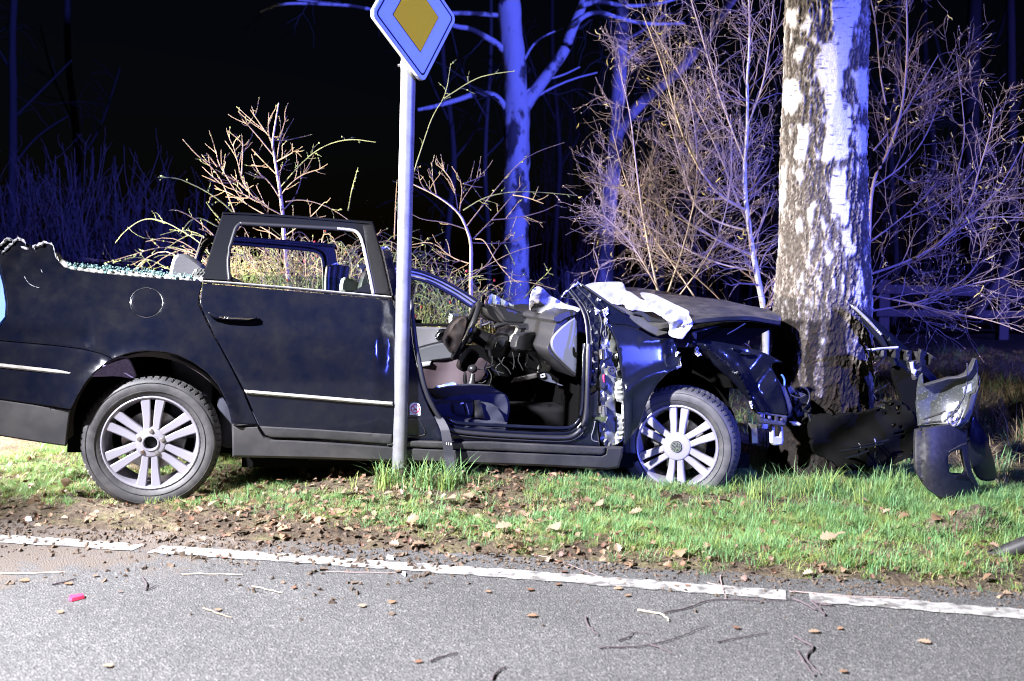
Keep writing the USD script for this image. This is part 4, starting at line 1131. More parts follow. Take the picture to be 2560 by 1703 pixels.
cp('seam_foam', E([(545, 1240), (612, 1205), (625, 1400)]) + FF([(632, 480), (632, 700), (612, 790), (560, 832), (540, 830), (556, 640), (550, 520), (615, 540), (612, 420), (560, 405), (540, 360)]), 'foam', off=-.036, depth=.02, grid=6, edge=.006, bump=lambda x, y: .004 * np.sin(y * .5))
ctr = side(*E([(508, 1120)])[0], -.035)
obj('grommet', place(join([lathe([(.001, .006), (.008, .006), (.010, .001), (.014, .001), (.016, .007), (.023, .007), (.025, -.004)], 28)]), ctr, CU, UP, CN), 'plastic', CAR, 30)
cp('connector', smooth_ring(E([(400, 1160), (430, 1145), (448, 1165), (450, 1300), (405, 1310), (398, 1240)]), 1), 'sign_black', off=-.018, depth=.04, edge=.006, grid=5)
cp('connector_clip', smooth_ring(E([(418, 1165), (440, 1160), (442, 1235), (425, 1240)]), 1), 'red', off=-.010, depth=.01, edge=.004, grid=4)
for y0, x0 in ((930, 395), (1490, 390)):
    h = sub('door_hinge', CAR)
    q = E([(x0 - 4, y0 - 10), (x0 + 62, y0 - 25), (x0 + 70, y0 + 70), (x0 + 40, y0 + 95), (x0, y0 + 85)])
    obj('hinge_plate', panel(q, cs(-.012), .035, 6, .008), 'steel', h, 30)
    (hx, hy), = E([(x0 + 34, y0 + 35)])
    c0 = side(hx, hy, .004)
    obj('hinge_pin', tube(np.array([c0 - UP * .028, c0 + UP * .028]), .010, 12), 'chrome', h, 30)
q = FF([(335, 560), (380, 550), (390, 520), (440, 530), (470, 555), (455, 600), (410, 615), (370, 590), (335, 585)])
cp('door_check_strap', q, 'chrome', off=.004, depth=.02, edge=.006, grid=4)
obj('cable', join([tube(side(*smooth_line(np.array(E(q)), 2).T, -.03), .0035, 6) for q in ([(430, 860), (455, 770), (440, 700), (470, 660)], [(500, 940), (520, 960), (510, 1000), (470, 1010)])]), 'black_rubber', CAR, True)
obj('pillar_weld_bead', tube(side(*smooth_line(np.array(FF([(345, 600), (330, 680), (305, 750), (320, 795), (372, 800)])), 2).T, -.022), .003, 6), 'zinc', CAR, True)

# front wing and its torn forward half
ca = np.array([1555, 1000])


def wing_bump(x, y):
    r = np.hypot(x - 1691, y - 1105)
    return .02 * np.exp(-((r - 178) / 14) ** 2) * (x > 1560) + .020 * np.exp(-((x - 1572 - (y - 1000) * .03) / 9) ** 2) * sstep(y, 960, 1020) - .03 * gauss(x, y, 1680, 870, 14, 40) + .012 * np.exp(-((y - 850 - (x - 1600) * .02) / 9) ** 2) * (x > 1600)


cp('front_wing', E([(488, 672), (650, 682), (760, 717), (900, 792), (965, 806), (1110, 812), (1122, 850), (1145, 905), (1135, 975), (1188, 985), (1178, 1030), (1190, 1070), (1140, 1102), (1050, 1155), (960, 1245), (880, 1375), (830, 1490), (805, 1568)]) + FF([(785, 610), (768, 655), (700, 745), (640, 830), (628, 815), (634, 600), (632, 470)]) + E([(622, 1370), (610, 1200), (590, 1060), (570, 930), (548, 830), (515, 755)]), 'clean_paint', off=.002, bump=wing_bump, grid=8, edge=.006)
cp('cowl_side', E([(198, 270), (230, 292), (370, 396), (480, 468), (640, 560), (720, 640), (800, 705), (765, 716), (650, 678), (488, 668), (450, 600), (430, 500), (360, 410)]), 'clean_paint', off=-.03, depth=.03, grid=8, edge=.006)
obj('cowl_seal', tube(side(*smooth_line(np.array(E([(215, 280), (370, 385), (480, 462), (640, 560)])), 2).T, -.022), .007, 6), 'black_rubber', CAR, True)
torn('torn_edge', E([(1185, 985), (1178, 1030), (1190, 1070), (1140, 1102)]), CAR, 5, off=.004, seed=13, m='torn_metal')


def torn_wing_bump(x, y):
    # a crease runs from the torn corner down to the lower end, the flange folds inward below it
    cl = np.interp(x, [1715, 1768, 1800, 1846, 1862, 1885, 2000], [855, 867, 900, 934, 960, 1015, 1200])
    d = y - cl
    return .03 * np.exp(-(d / 7) ** 2) - .05 * sstep(d, 6, 40) + .012 * np.sin(x * .07 + y * .05) * gauss(x, y, 1900, 930, 80, 60) + .02 * gauss(x, y, 1848, 935, 9, 7) - .035 * sstep(-d, 30, 60)


tw = cp('torn_wing', E([(1232, 878), (1262, 862), (1300, 838), (1340, 828), (1430, 828), (1600, 848), (1800, 888), (1950, 928), (2060, 975), (2182, 1042), (2110, 1045), (2062, 1075), (2100, 1140), (2122, 1185), (2150, 1240), (2172, 1290), (2200, 1400), (2232, 1540)]) + FF([(2228, 546), (2060, 522), (1888, 490), (1882, 470), (1866, 410), (1840, 385), (1785, 322), (1690, 210), (1560, 95), (1480, 30), (1420, -20)]) + E([(1392, 935), (1330, 900), (1270, 905)]), 'paint', off=.03, bump=torn_wing_bump, grid=6, edge=.006, label='torn forward half of the wing folded over the wheel')
cp('wing_fold', E([(1380, 835), (1480, 850), (1640, 880), (1850, 945), (2000, 1000), (1900, 985), (1700, 945), (1500, 900), (1420, 875)]), 'clean_paint', off=.012, depth=.02, parent=tw, grid=6, bump=lambda x, y: .015 * np.sin(y * .35 + x * .05))
torn('torn_edge', E([(1228, 882), (1300, 840), (1345, 862), (1400, 875), (1440, 888)]), tw, 5, off=.036, seed=17)
for q in ([(1325, 920), (1345, 885), (1365, 900), (1352, 930), (1390, 960), (1392, 975), (1355, 985), (1330, 960)], [(1695, 1140), (1730, 1135), (1770, 1135), (1752, 1185), (1735, 1165)], [(1140, 945), (1165, 940), (1180, 950), (1150, 975), (1140, 990)], [(1860, 1430), (1880, 1420), (1895, 1480), (1885, 1498)]):
    cp('tear', E(q), 'torn_metal', off=.05, depth=.015, parent=tw, grid=3, edge=.006, bump=lambda x, y: .008 * np.sin(x * .9 + y * .6))
# bracket under the torn wing
q = FF([(1893, 490), (2060, 526), (2228, 550), (2222, 600), (2210, 648), (2100, 640), (1965, 622), (1948, 585), (1940, 530)])
holes = [FF([(x, y), (x + 34, y + 5), (x + 36, y + 44), (x + 2, y + 40)]) for x, y in ((1998, 532), (2072, 546), (2140, 556))]
br = cp('bumper_bracket', q, 'plastic', off=.01, depth=.03, holes=holes, grid=6, edge=.004)
for x, y in ((1973, 545), (2052, 565), (2172, 585)):
    (bx, by), = FF([(x, y)])
    obj('bolt', place(lathe([(.001, .006), (.005, .006), (.006, 0), (.009, 0), (.009, -.004)], 12), side(bx, by, .016), CU, UP, CN), 'steel', br, 30)
cp('hanging_bracket', FF([(2072, 655), (2105, 652), (2108, 750), (2160, 752), (2158, 652), (2185, 655), (2192, 790), (2180, 832), (2100, 838), (2078, 815)]), 'foam', off=-.02, depth=.03, grid=6, edge=.006, label='pale plastic clip hanging below the torn wing')
cp('hanging_bracket', FF([(1865, 622), (1938, 640), (1944, 822), (1875, 824)]), 'steel', off=-.10, depth=.03, grid=8, edge=.006, label='rusty steel strut below the torn wing')
cp('wing_support', E([(2120, 1180), (2150, 1235), (2175, 1270), (2200, 1262), (2255, 1400), (2280, 1490), (2255, 1560), (2238, 1565), (2205, 1420), (2165, 1300)]), 'plastic', off=-.02, depth=.03, grid=6, edge=.006)
cp('wing_support', E([(2220, 1290), (2260, 1268), (2340, 1330), (2400, 1350), (2380, 1400), (2330, 1420), (2260, 1415)]), 'plastic', off=-.08, depth=.05, grid=6, edge=.006, holes=[E([(2262, 1350), (2300, 1345), (2300, 1380), (2265, 1385)])])
obj('wing_support', tube(side(*smooth_line(np.array(E([(2195, 1290), (2205, 1230), (2190, 1185), (2170, 1165)])), 2).T, -.03), .006, 6), 'stub', CAR, True)

# wheel arch liners, floor and the dark body behind: keeps the inside closed
def arch_liner(center, r0, span, w0, w1, m, tilt=0.):
    a = np.linspace(*span, 40); rows = []
    for o in np.linspace(w0, w1, 6):
        rows.append(np.array([car(center[0] + r0 * math.cos(t), o, center[1] + r0 * math.sin(t)) for t in a]))
    v = np.vstack(rows); n = len(a); f = []
    for k in range(5):
        i = np.arange(n - 1)
        f += [np.stack([k * n + i, k * n + i + 1, (k + 1) * n + i + 1], 1), np.stack([k * n + i, (k + 1) * n + i + 1, (k + 1) * n + i], 1)]
    nf = len(v)
    return v, np.vstack(f)


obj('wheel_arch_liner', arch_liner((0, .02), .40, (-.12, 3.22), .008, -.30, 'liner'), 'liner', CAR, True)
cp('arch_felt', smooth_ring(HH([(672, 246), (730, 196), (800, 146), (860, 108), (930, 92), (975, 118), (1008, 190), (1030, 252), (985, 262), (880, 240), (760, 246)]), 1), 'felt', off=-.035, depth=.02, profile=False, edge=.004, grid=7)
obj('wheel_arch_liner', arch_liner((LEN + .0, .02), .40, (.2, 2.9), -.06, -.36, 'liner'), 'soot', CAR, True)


def carbox(name, s0, s1, o0, o1, h0, h1, m, parent=None, bevel=0.):
    c = car((s0 + s1) / 2, (o0 + o1) / 2, (h0 + h1) / 2)
    ex = unit(CU + UP * SL); ez = np.cross(ex, -CN)
    ez = unit(np.cross(CN, ex)) * -1
    if ez[2] < 0:
        ez = -ez
    R = np.stack([ex, -CN, ez], 1)
    return obj(name, box(c, (s1 - s0, abs(o1 - o0), h1 - h0), R, bevel), m, parent or CAR, 30)


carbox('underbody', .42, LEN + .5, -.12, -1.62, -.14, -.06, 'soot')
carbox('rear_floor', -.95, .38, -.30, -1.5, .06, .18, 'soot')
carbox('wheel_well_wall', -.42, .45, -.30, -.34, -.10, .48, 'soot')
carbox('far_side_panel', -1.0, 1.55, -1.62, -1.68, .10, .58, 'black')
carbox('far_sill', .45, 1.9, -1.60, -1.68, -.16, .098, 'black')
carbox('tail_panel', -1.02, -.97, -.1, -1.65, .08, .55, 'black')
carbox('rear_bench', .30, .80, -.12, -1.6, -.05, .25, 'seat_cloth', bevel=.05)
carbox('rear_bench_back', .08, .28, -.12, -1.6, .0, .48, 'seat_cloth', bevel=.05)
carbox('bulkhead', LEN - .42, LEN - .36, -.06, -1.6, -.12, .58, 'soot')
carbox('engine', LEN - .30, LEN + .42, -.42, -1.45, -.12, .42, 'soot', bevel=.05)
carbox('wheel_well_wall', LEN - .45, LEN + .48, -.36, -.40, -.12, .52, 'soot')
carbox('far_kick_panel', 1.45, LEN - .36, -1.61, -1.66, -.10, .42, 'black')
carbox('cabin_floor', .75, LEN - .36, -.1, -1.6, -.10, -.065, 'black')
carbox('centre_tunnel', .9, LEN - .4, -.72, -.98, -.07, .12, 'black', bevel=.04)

# wheels
def wheel(center, axis, up, R_rim, R_t, front):
    w = sub('wheel', CAR, 'steered front wheel sunk into the grass' if front else 'rear wheel without its hub cap')
    ez = unit(axis); ex = unit(np.cross(UP, ez)); ey = np.cross(ez, ex)
    k = R_t / .322
    prof_t = [(.226, -.014), (.232, -.004), (.240, .001), (.252, .006), (.268, .009), (.284, .008), (.297, .002), (.306, -.006), (.3125, -.014), (.318, -.024), (.3215, -.036), (.3225, -.050), (.3195, -.054), (.3195, -.060), (.3228, -.063), (.3230, -.092), (.3195, -.095), (.3195, -.103), (.3230, -.106), (.3230, -.135), (.3195, -.138), (.3195, -.144), (.3225, -.148), (.3210, -.170), (.314, -.188), (.290, -.206), (.255, -.204), (.226, -.190)]
    prof_t = [((r - .226) / (.322 - .226) * (R_t - R_rim) + R_rim - .004 * (r < .23), c) for r, c in prof_t]

    def rmod(a, c, r):
        sh = (c < -.010) & (c > -.052) | (c < -.146)
        mid = (c < -.06) & (c > -.14)
        ph = np.mod(a * 62 / (2 * np.pi) + np.where(c < -.1, .5, 0) - c * 6, 1.0)
        ph2 = np.mod(a * 62 / (2 * np.pi) + c * 30, 1.0)
        return -.009 * ((ph < .24) & sh) - .008 * ((ph2 < .2) & mid)
    obj('tyre', place(lathe(prof_t, 62 * 8, True, rmod), center, ex, ey, ez), 'rubber' if not front else 'rubber', w, 24)
    lets = []
    # low relief on the sidewall
    rr = R_rim + (R_t - R_rim) * .42
    obj('sidewall_ribs', place(join([lathe([(rr + d, .0085 - .001), (rr + d + .0012, .0105), (rr + d + .0024, .0085 - .001)], 90) for d in (-.016, .024)]), center, ex, ey, ez), 'rubber', w, 30)
    rim = [(R_rim, -.012), (R_rim - .002, -.004), (R_rim - .007, -.002), (R_rim - .013, -.006), (R_rim - .018, -.020), (R_rim - .026, -.06), (R_rim - .034, -.12), (R_rim - .03, -.185)]
    rp = obj('rim', place(lathe(rim, 96), center, ex, ey, ez), 'alloy', w, 40)
    ph0 = math.radians(88 if front else 86)
    for i in range(6):
        a = ph0 + i * math.pi / 3
        for sgn in (-1, 1):
            r0, r1 = .066, R_rim - .012
            i0, i1, o0, o1 = .0055, .0115, .038, .060
            pts = []
            for r, lo, hi, c in ((r0, i0, o0, -.010), (.12, i0 + .001, .043, -.014), (.175, i0 + .004, .052, -.013), (r1, i1, o1, -.010)):
                pts.append((r, sgn * lo, sgn * hi, c))
            v, f = [], []
            for r, lo, hi, c in pts:
                for (t, cc_) in ((lo, c - .030), (lo, c - .004), (lo + sgn * .004, c), (hi - sgn * .005, c), (hi, c - .005), (hi, c - .034)):
                    v.append((r, t, cc_))
            m_ = 6
            for j in range(3):
                for q in range(m_):
                    a0, a1, b0, b1 = j * m_ + q, j * m_ + (q + 1) % m_, (j + 1) * m_ + q, (j + 1) * m_ + (q + 1) % m_
                    f += [(a0, b0, b1), (a0, b1, a1)]
            f += [(0, q, q + 1) for q in range(1, 5)] + [(18, 18 + q + 1, 18 + q) for q in range(1, 5)]
            v = np.array(v); f = np.array(f)
            if sgn > 0:
                f = f[:, ::-1]
            xy = np.stack([v[:, 0] * math.cos(a) - v[:, 1] * math.sin(a), v[:, 0] * math.sin(a) + v[:, 1] * math.cos(a), v[:, 2]], 1)
            obj('spoke', place((xy, f), center, ex, ey, ez), 'alloy', w, 40)
    if front:
        obj('hub_cover', place(lathe([(.0005, .000), (.036, .000), (.038, -.002), (.070, -.004), (.075, -.007), (.078, -.012), (.078, -.04)], 64), center, ex, ey, ez), 'alloy', w, 30)
        cap = obj('hub_cap', place(lathe([(.0005, .006), (.028, .0055), (.031, .003), (.033, -.001)], 48), center, ex, ey, ez), 'sign_black', w, 30)
        def bar(p, q, wd=.0048):
            p, q = np.array(p), np.array(q); d = unit(q - p); n = np.array([-d[1], d[0]]) * wd / 2
            return [tuple(p + n), tuple(q + n), tuple(q - n), tuple(p - n)]
        sh = shapely.union_all([Polygon(bar(*b)) for b in (((-.011, .022), (0, .003)), ((.011, .022), (0, .003)), ((-.021, .012), (-.009, -.020)), ((-.009, -.020), (0, -.002)), ((0, -.002), (.009, -.020)), ((.009, -.020), (.021, .012)))]
                               + [Point(0, 0).buffer(.0285).difference(Point(0, 0).buffer(.0250))])
        em = trimesh.util.concatenate([trimesh.creation.extrude_polygon(g, .0022, engine='earcut') for g in getattr(sh, 'geoms', [sh])])
        rot = math.radians(28)
        v = np.array(em.vertices); v = np.stack([v[:, 0] * math.cos(rot) - v[:, 1] * math.sin(rot), v[:, 0] * math.sin(rot) + v[:, 1] * math.cos(rot), v[:, 2] + .0055], 1)
        obj('emblem', place((v, np.array(em.faces)), center, ex, ey, ez), 'chrome', cap, False)
    else:
        obj('hub', place(lathe([(.030, -.075), (.031, -.006), (.033, .001), (.038, .002), (.042, -.004), (.064, -.006), (.070, -.010), (.077, -.020), (.078, -.045)], 64), center, ex, ey, ez), 'alloy', w, 30)
        obj('hub_bore', place(lathe([(.0005, -.030), (.026, -.032), (.032, -.045)], 40), center, ex, ey, ez), 'black', w, 30)
        for i in range(5):
            a = math.radians(85) + i * 2 * math.pi / 5
            c = center + ex * .056 * math.cos(a) + ey * .056 * math.sin(a)
            obj('wheel_bolt', place(lathe([(.0005, .003), (.0085, .002), (.0105, -.004), (.0125, -.006), (.0125, -.012)], 14), c, ex, ey, ez), 'steel', w, 30)
    obj('brake_disc', place(lathe([(.001, -.085), (.070, -.085), (.072, -.10), (.145, -.10), (.146, -.12)], 64), center, ex, ey, ez), 'steel', w, 30)
    ca_ = math.radians(-15 if not front else 160)
    obj('brake_caliper', place(box((.12 * math.cos(ca_), .12 * math.sin(ca_), -.085), (.07, .10, .05), np.array([[math.cos(ca_), -math.sin(ca_), 0], [math.sin(ca_), math.cos(ca_), 0], [0, 0, 1]]), .012), center, ex, ey, ez), 'alloy_dark', w, 30)


for s_ in (0.0, LEN):
    fw = sub('far_wheel', CAR)
    obj('tyre', place(lathe([(.20, -.19), (.25, -.205), (.30, -.19), (.32, -.16), (.322, -.05), (.30, .0), (.25, .008), (.20, -.01)], 64, True), car(s_, -1.62, 0) - CN * .0, CU, UP, -CN), 'rubber', fw, 30)
    obj('rim', place(lathe([(.001, -.06), (.07, -.05), (.19, -.03), (.20, -.015)], 48), car(s_, -1.62, 0), CU, UP, -CN), 'alloy_dark', fw, 30)
wheel(PR, CN + UP * .0, UP, .2295, .324, False)
ang = math.radians(20)
wheel(PF, np.array([-math.sin(ang), -math.cos(ang), .03]), UP, .2295, .328, True)

# ---- far side of the car, seen through the openings
FO = -1.60
fr = lambda poly, holes, m, name, depth=.05, off=FO, **k: cp(name, poly, m, off=off, depth=depth, profile=False, holes=holes, **k)
fdoor = sub('far_rear_door', CAR)
fr(B([(95, 600), (110, 540), (180, 345), (300, 348), (600, 362), (1000, 392), (1465, 430), (1478, 470), (1500, 612), (1440, 640), (1420, 1100), (60, 1100)]), [smooth_ring(B([(150, 640), (190, 500), (250, 420), (320, 405), (470, 440), (1000, 478), (1250, 502), (1325, 535), (1358, 600), (1366, 1080), (150, 1080)]), 1)], 'bumper_plastic', 'window_frame', parent=fdoor, edge=.008, grid=9)
obj('window_seal', join([tube(side(*smooth_line(np.array(B([(140, 640), (185, 490), (245, 408), (320, 396), (470, 430), (1000, 468), (1250, 492), (1330, 525), (1366, 600), (1374, 900)])), 2).T, FO + .012, False), .011, 8), tube(side(*smooth_line(np.array(B([(110, 640), (160, 470), (215, 395), (300, 380), (600, 400), (1000, 432), (1260, 455), (1380, 500), (1410, 600), (1412, 900)])), 2).T, FO + .014, False), .010, 8)]), 'bumper_plastic', fdoor, True)
fr(B([(185, 350), (600, 366), (1000, 396), (1462, 434), (1466, 462), (1000, 424), (600, 394), (190, 378)]), [], 'bumper_plastic', 'roof_seal', off=FO + .02, parent=fdoor, depth=.03, grid=9, edge=.006)
# cut far pillar: a pleated bundle of folded trim
pl = sub('cut_far_pillar', CAR)
for i, (x, m_) in enumerate(((1412, 'dash'), (1436, 'black_rubber'), (1462, 'bumper_plastic'), (1490, 'black_rubber'), (1520, 'bumper_plastic'), (1550, 'black_rubber'), (1580, 'bumper_plastic'))):
    q = B([(x - 6, 900), (x - 4, 760), (x + 2 + i * 1.5, 690), (x + 12, 645 - 10 * math.sin(i * .6))])
    obj('pleat', tube(side(*smooth_line(np.array(q), 2).T, FO + .08 - .01 * (i % 2), False), [.021] * 11 + [.019, .012], 8), m_, pl, True)
obj('pillar_core', panel(B([(1405, 905), (1410, 700), (1440, 640), (1590, 650), (1615, 760), (1600, 905)]), cs(FO + .04, False), .04, 9, .004), 'soot', pl, 30)
torn('torn_edge', B([(1450, 640), (1480, 622), (1510, 630), (1550, 645)]), pl, 5, off=FO + .13, seed=23)
# folded head restraints inside the rear window
cp('headrest', smooth_ring(B([(1530, 905), (1535, 830), (1560, 755), (1640, 775), (1725, 810), (1740, 905)]), 1), 'light_trim', off=-.55, depth=.10, profile=False, edge=.02, inset=5, grid=7)
cp('headrest', smooth_ring(B([(1705, 925), (1720, 830), (1755, 720), (1785, 690), (1815, 720), (1835, 925)]), 1), 'dash', off=-.40, depth=.10, profile=False, edge=.02, inset=5, grid=7)
cp('belt_guide', B([(1700, 628), (1790, 630), (1790, 665), (1768, 672), (1760, 720), (1735, 720), (1725, 672), (1700, 662)]), 'dash', off=-.62, depth=.05, profile=False, edge=.008, grid=6)

ff = sub('far_front_door', CAR)
f2 = lambda poly, m, name, off, depth=.02, **k: cp(name, poly, m, off=off, depth=depth, profile=False, parent=ff, **k)
fo = [(60, 170), (255, 205), (340, 220), (450, 258), (560, 305), (660, 358), (760, 418), (850, 475), (915, 520)]
fi = [(850, 570), (790, 525), (700, 462), (600, 408), (500, 352), (400, 308), (300, 282), (245, 276), (60, 250)]
f2(C(fo + fi), 'light_trim', 'window_frame', FO, .05, grid=8, edge=.008)
obj('window_seal', join([tube(side(*smooth_line(np.array(C([(60, 262), (245, 288), (400, 322), (500, 366), (600, 422), (700, 476), (860, 580)])), 2).T, FO + .01, False), .010, 8), tube(side(*smooth_line(np.array(C(fo)), 2).T, FO + .012, False), .008, 8),
                         tube(side(*smooth_line(np.array([((a[0] + b[0]) / 2, (a[1] + b[1]) / 2) for a, b in zip(C(fo), C(fi[::-1]))]), 2).T, FO + .014, False), .004, 6)]), 'black_rubber', ff, True)
f2(C([(60, 262), (245, 288), (400, 322), (500, 366), (600, 422), (700, 476), (870, 590), (700, 760), (60, 740)]), 'pane', 'window_glass', FO - .01, .004, edge=.0005)
f2(C([(60, 735), (245, 738), (640, 742), (720, 760), (720, 772), (60, 764)]), 'black_rubber', 'window_seal', FO + .03, .02, grid=9)
f2(C([(60, 766), (260, 770), (640, 784), (760, 800), (700, 900), (610, 918), (460, 950), (310, 992), (60, 1060)]), 'light_trim', 'door_trim', FO + .05, .03, edge=.012, inset=4)
f2(C([(60, 1062), (310, 996), (460, 954), (612, 922), (760, 900), (760, 1060), (640, 1085), (500, 1102), (360, 1120), (60, 1160)]), 'mid_trim', 'door_trim', FO + .055, .03, edge=.008, inset=3)
f2(C([(60, 1165), (360, 1122), (462, 1112), (448, 1150), (366, 1165), (60, 1210)]), 'white', 'door_pocket_lip', FO + .075, .03, edge=.004)
f2(C([(60, 1200), (370, 1168), (450, 1150), (520, 1104), (640, 1087), (800, 1100), (960, 1080), (1060, 1150), (960, 1300), (830, 1360), (520, 1380), (60, 1400)]), 'low_trim', 'lower_door_trim', FO + .04, .03, edge=.008, inset=3, bump=lambda x, y: .02 * np.sin(x * .05 + y * .02))
hr = smooth_ring(C([(505, 890), (512, 840), (535, 805), (580, 798), (640, 802), (640, 880), (590, 890), (550, 902)]), 2)
dh = f2(hr, 'plastic', 'handle_cup', FO + .056, .02, edge=.003, grid=5)
obj('handle_rim', tube(side(*np.array(hr + hr[:1]).T, FO + .064, False), .006, 8), 'chrome', ff, True)
obj('handle_lever', tube(side(*smooth_line(np.array(C([(640, 820), (580, 815), (540, 840), (520, 880)])), 2).T, FO + .07, False), .007, 8), 'chrome', ff, True)
f2(smooth_ring(C([(650, 650), (690, 645), (730, 655), (735, 760), (655, 765)]), 1), 'light_trim', 'mirror_back', FO - .12, .08, edge=.02, inset=4)

# ---- front passenger seat, seen over the sill
seat = sub('passenger_seat', CAR)
wob = lambda x, y: .006 * np.sin(x * .11) * np.sin(y * .13)
sp = lambda name, poly, off, depth, m='seat_cloth', **k: cp(name, poly, m, off=off, depth=depth, profile=False, parent=seat, inset=5, bump=wob, **k)
sp('seat_bolster', smooth_ring(DD([(520, 560), (560, 530), (700, 485), (900, 470), (1150, 472), (1205, 500), (1228, 560), (1234, 640), (1218, 730), (1190, 800), (800, 800), (560, 700)]), 1), -.30, .42, edge=.05, grid=8)
sp('seat_cushion', smooth_ring(DD([(440, 600), (500, 575), (640, 560), (880, 556), (1000, 570), (1110, 610), (1175, 680), (1205, 760), (1205, 830), (640, 800), (560, 740)]), 1), -.20, .12, edge=.035, grid=8)
sp('seat_pocket', smooth_ring(DD([(655, 600), (690, 575), (870, 560), (885, 600), (886, 720), (680, 705)]), 1), -.185, .03, edge=.012, grid=7)
sp('seat_skirt', DD([(520, 700), (680, 712), (900, 735), (1150, 760), (1210, 772), (1212, 850), (600, 820)]), -.17, .06, edge=.02, grid=9)
sp('seat_gap', DD([(895, 560), (945, 555), (992, 735), (886, 720)]), -.172, .03, m='black', edge=.004, grid=7)
obj('seat_lever', tube(side(*smooth_line(np.array(DD([(805, 585), (820, 640), (832, 690)])), 1).T, -.165, False), .004, 6), 'trim', seat, True)
sp('seat_label', DD([(750, 578), (780, 574), (782, 586), (752, 592)]), -.180, .003, m='white', edge=0., grid=4)
sp('seat_back', smooth_ring(DD([(150, 160), (300, 200), (366, 300), (410, 380), (440, 470), (480, 540), (530, 560), (440, 600), (420, 640), (200, 620)]), 1), -.22, .45, edge=.05, grid=9)
obj('seat_seam', tube(side(*smooth_line(np.array(DD([(372, 330), (400, 370), (412, 430), (402, 480)])), 2).T, -.213, False), .003, 6), 'black_rubber', seat, True)

# ---- dashboard
dash = sub('dashboard', CAR)
dprof = smooth_ring(C([(1896, 640), (1830, 622), (1760, 640), (1690, 700), (1650, 790), (1640, 860), (1600, 940), (1585, 985), (1620, 1050), (1700, 1120), (1800, 1210), (1885, 1285), (1905, 1200)]), 1)
cp('dash_body', dprof, 'dash', off=-.16, depth=1.28, profile=False, parent=dash, edge=.02, inset=4, grid=9)
cp('dash_end_cap', smooth_ring(C([(1892, 672), (1805, 722), (1720, 795), (1662, 860), (1638, 915), (1645, 985), (1690, 1050), (1780, 1140), (1872, 1225), (1890, 1225), (1896, 900)]), 1), 'dash_end', off=-.135, depth=.02, profile=False, parent=dash, edge=.006, inset=3, grid=9)
cp('end_cap_slot', smooth_ring(C([(1848, 975), (1862, 970), (1868, 1020), (1896, 1025), (1896, 1060), (1870, 1075), (1850, 1050)]), 1), 'soot', off=-.131, depth=.01, profile=False, parent=dash, edge=0, inset=1, grid=5)
# top pad, cluster hood and glove box run across the car
cp('dash_top', smooth_ring(C([(1900, 630), (1840, 600), (1740, 622), (1660, 660), (1640, 720), (1720, 745), (1800, 690), (1895, 665)]), 1), 'dash', off=-.14, depth=1.1, profile=False, parent=dash, edge=.015, inset=4, grid=8)
for x0, y0, w_, h_ in ((1225, 690, 70, 34), (1310, 688, 76, 36), (1640, 662, 80, 36)):
    yy = 1.0
    vent = C([(x0, y0 + h_), (x0 + 18, y0), (x0 + w_, y0 - 8), (x0 + w_ - 14, y0 + h_ - 8)])
    g = obj('air_vent', panel(vent, yplane(5.55 if x0 > 1500 else 6.15), .01, 5, .003, back=(0, 1, 0)), 'black', dash, 30)
    for k in (.2, .45, .7):
        (a, b) = np.array(vent[0]) * (1 - k) + np.array(vent[3]) * k, np.array(vent[1]) * (1 - k) + np.array(vent[2]) * k
        obj('slat', tube(P(*np.array([a, b]).T, 5.54 if x0 > 1500 else 6.14), .0035, 5), 'dash', g, True)
cp('dash_ridge', smooth_ring(C([(1060, 560), (1120, 556), (1240, 590), (1380, 642), (1700, 640), (1660, 700), (1400, 740), (1215, 738), (1185, 728), (1110, 600)]), 1), 'dash', off=-.85, depth=.3, profile=False, parent=dash, edge=.02, inset=4, grid=9)
cp('cluster_hood', smooth_ring(C([(985, 560), (1055, 552), (1100, 600), (1185, 730), (1130, 740), (1060, 700), (1000, 640)]), 1), 'black', off=-1.02, depth=.35, profile=False, parent=dash, edge=.015, inset=4, grid=8)
cp('dash_shelf', C([(1060, 780), (1120, 742), (1215, 732), (1400, 745), (1660, 715), (1690, 745), (1500, 790), (1330, 800), (1300, 770), (1210, 760), (1100, 790)]), 'dash', off=-.75, depth=.06, profile=False, parent=dash, edge=.01, inset=3, grid=9)
cp('glove_box', smooth_ring(C([(1270, 1000), (1285, 900), (1320, 840), (1560, 820), (1660, 790), (1640, 860), (1590, 960), (1480, 1000), (1390, 1025)]), 1), 'dash', off=-.50, depth=.10, profile=False, parent=dash, edge=.02, inset=5, grid=9)
cp('centre_console', smooth_ring(C([(1040, 1000), (1060, 930), (1110, 870), (1180, 840), (1235, 860), (1225, 930), (1190, 1060), (1150, 1100), (1060, 1090)]), 1), 'leather', off=-.80, depth=.16, profile=False, parent=dash, edge=.02, inset=5, grid=7)
cp('console_trim', C([(1235, 920), (1245, 870), (1280, 840), (1310, 765), (1330, 770), (1318, 810), (1275, 900), (1245, 925)]), 'trim', off=-.77, depth=.03, profile=False, parent=dash, edge=.006, inset=2, grid=6)
cp('console_screen', smooth_ring(C([(1085, 960), (1110, 900), (1160, 880), (1200, 900), (1180, 980), (1130, 1020), (1090, 1010)]), 1), 'sign_black', off=-.785, depth=.02, profile=False, parent=dash, edge=.006, grid=6)
cp('under_dash', C([(1000, 1000), (1250, 1100), (1600, 1010), (1880, 1290), (1880, 1330), (1500, 1300), (1100, 1250)]), 'soot', off=-.9, depth=.05, profile=False, parent=dash, grid=12)
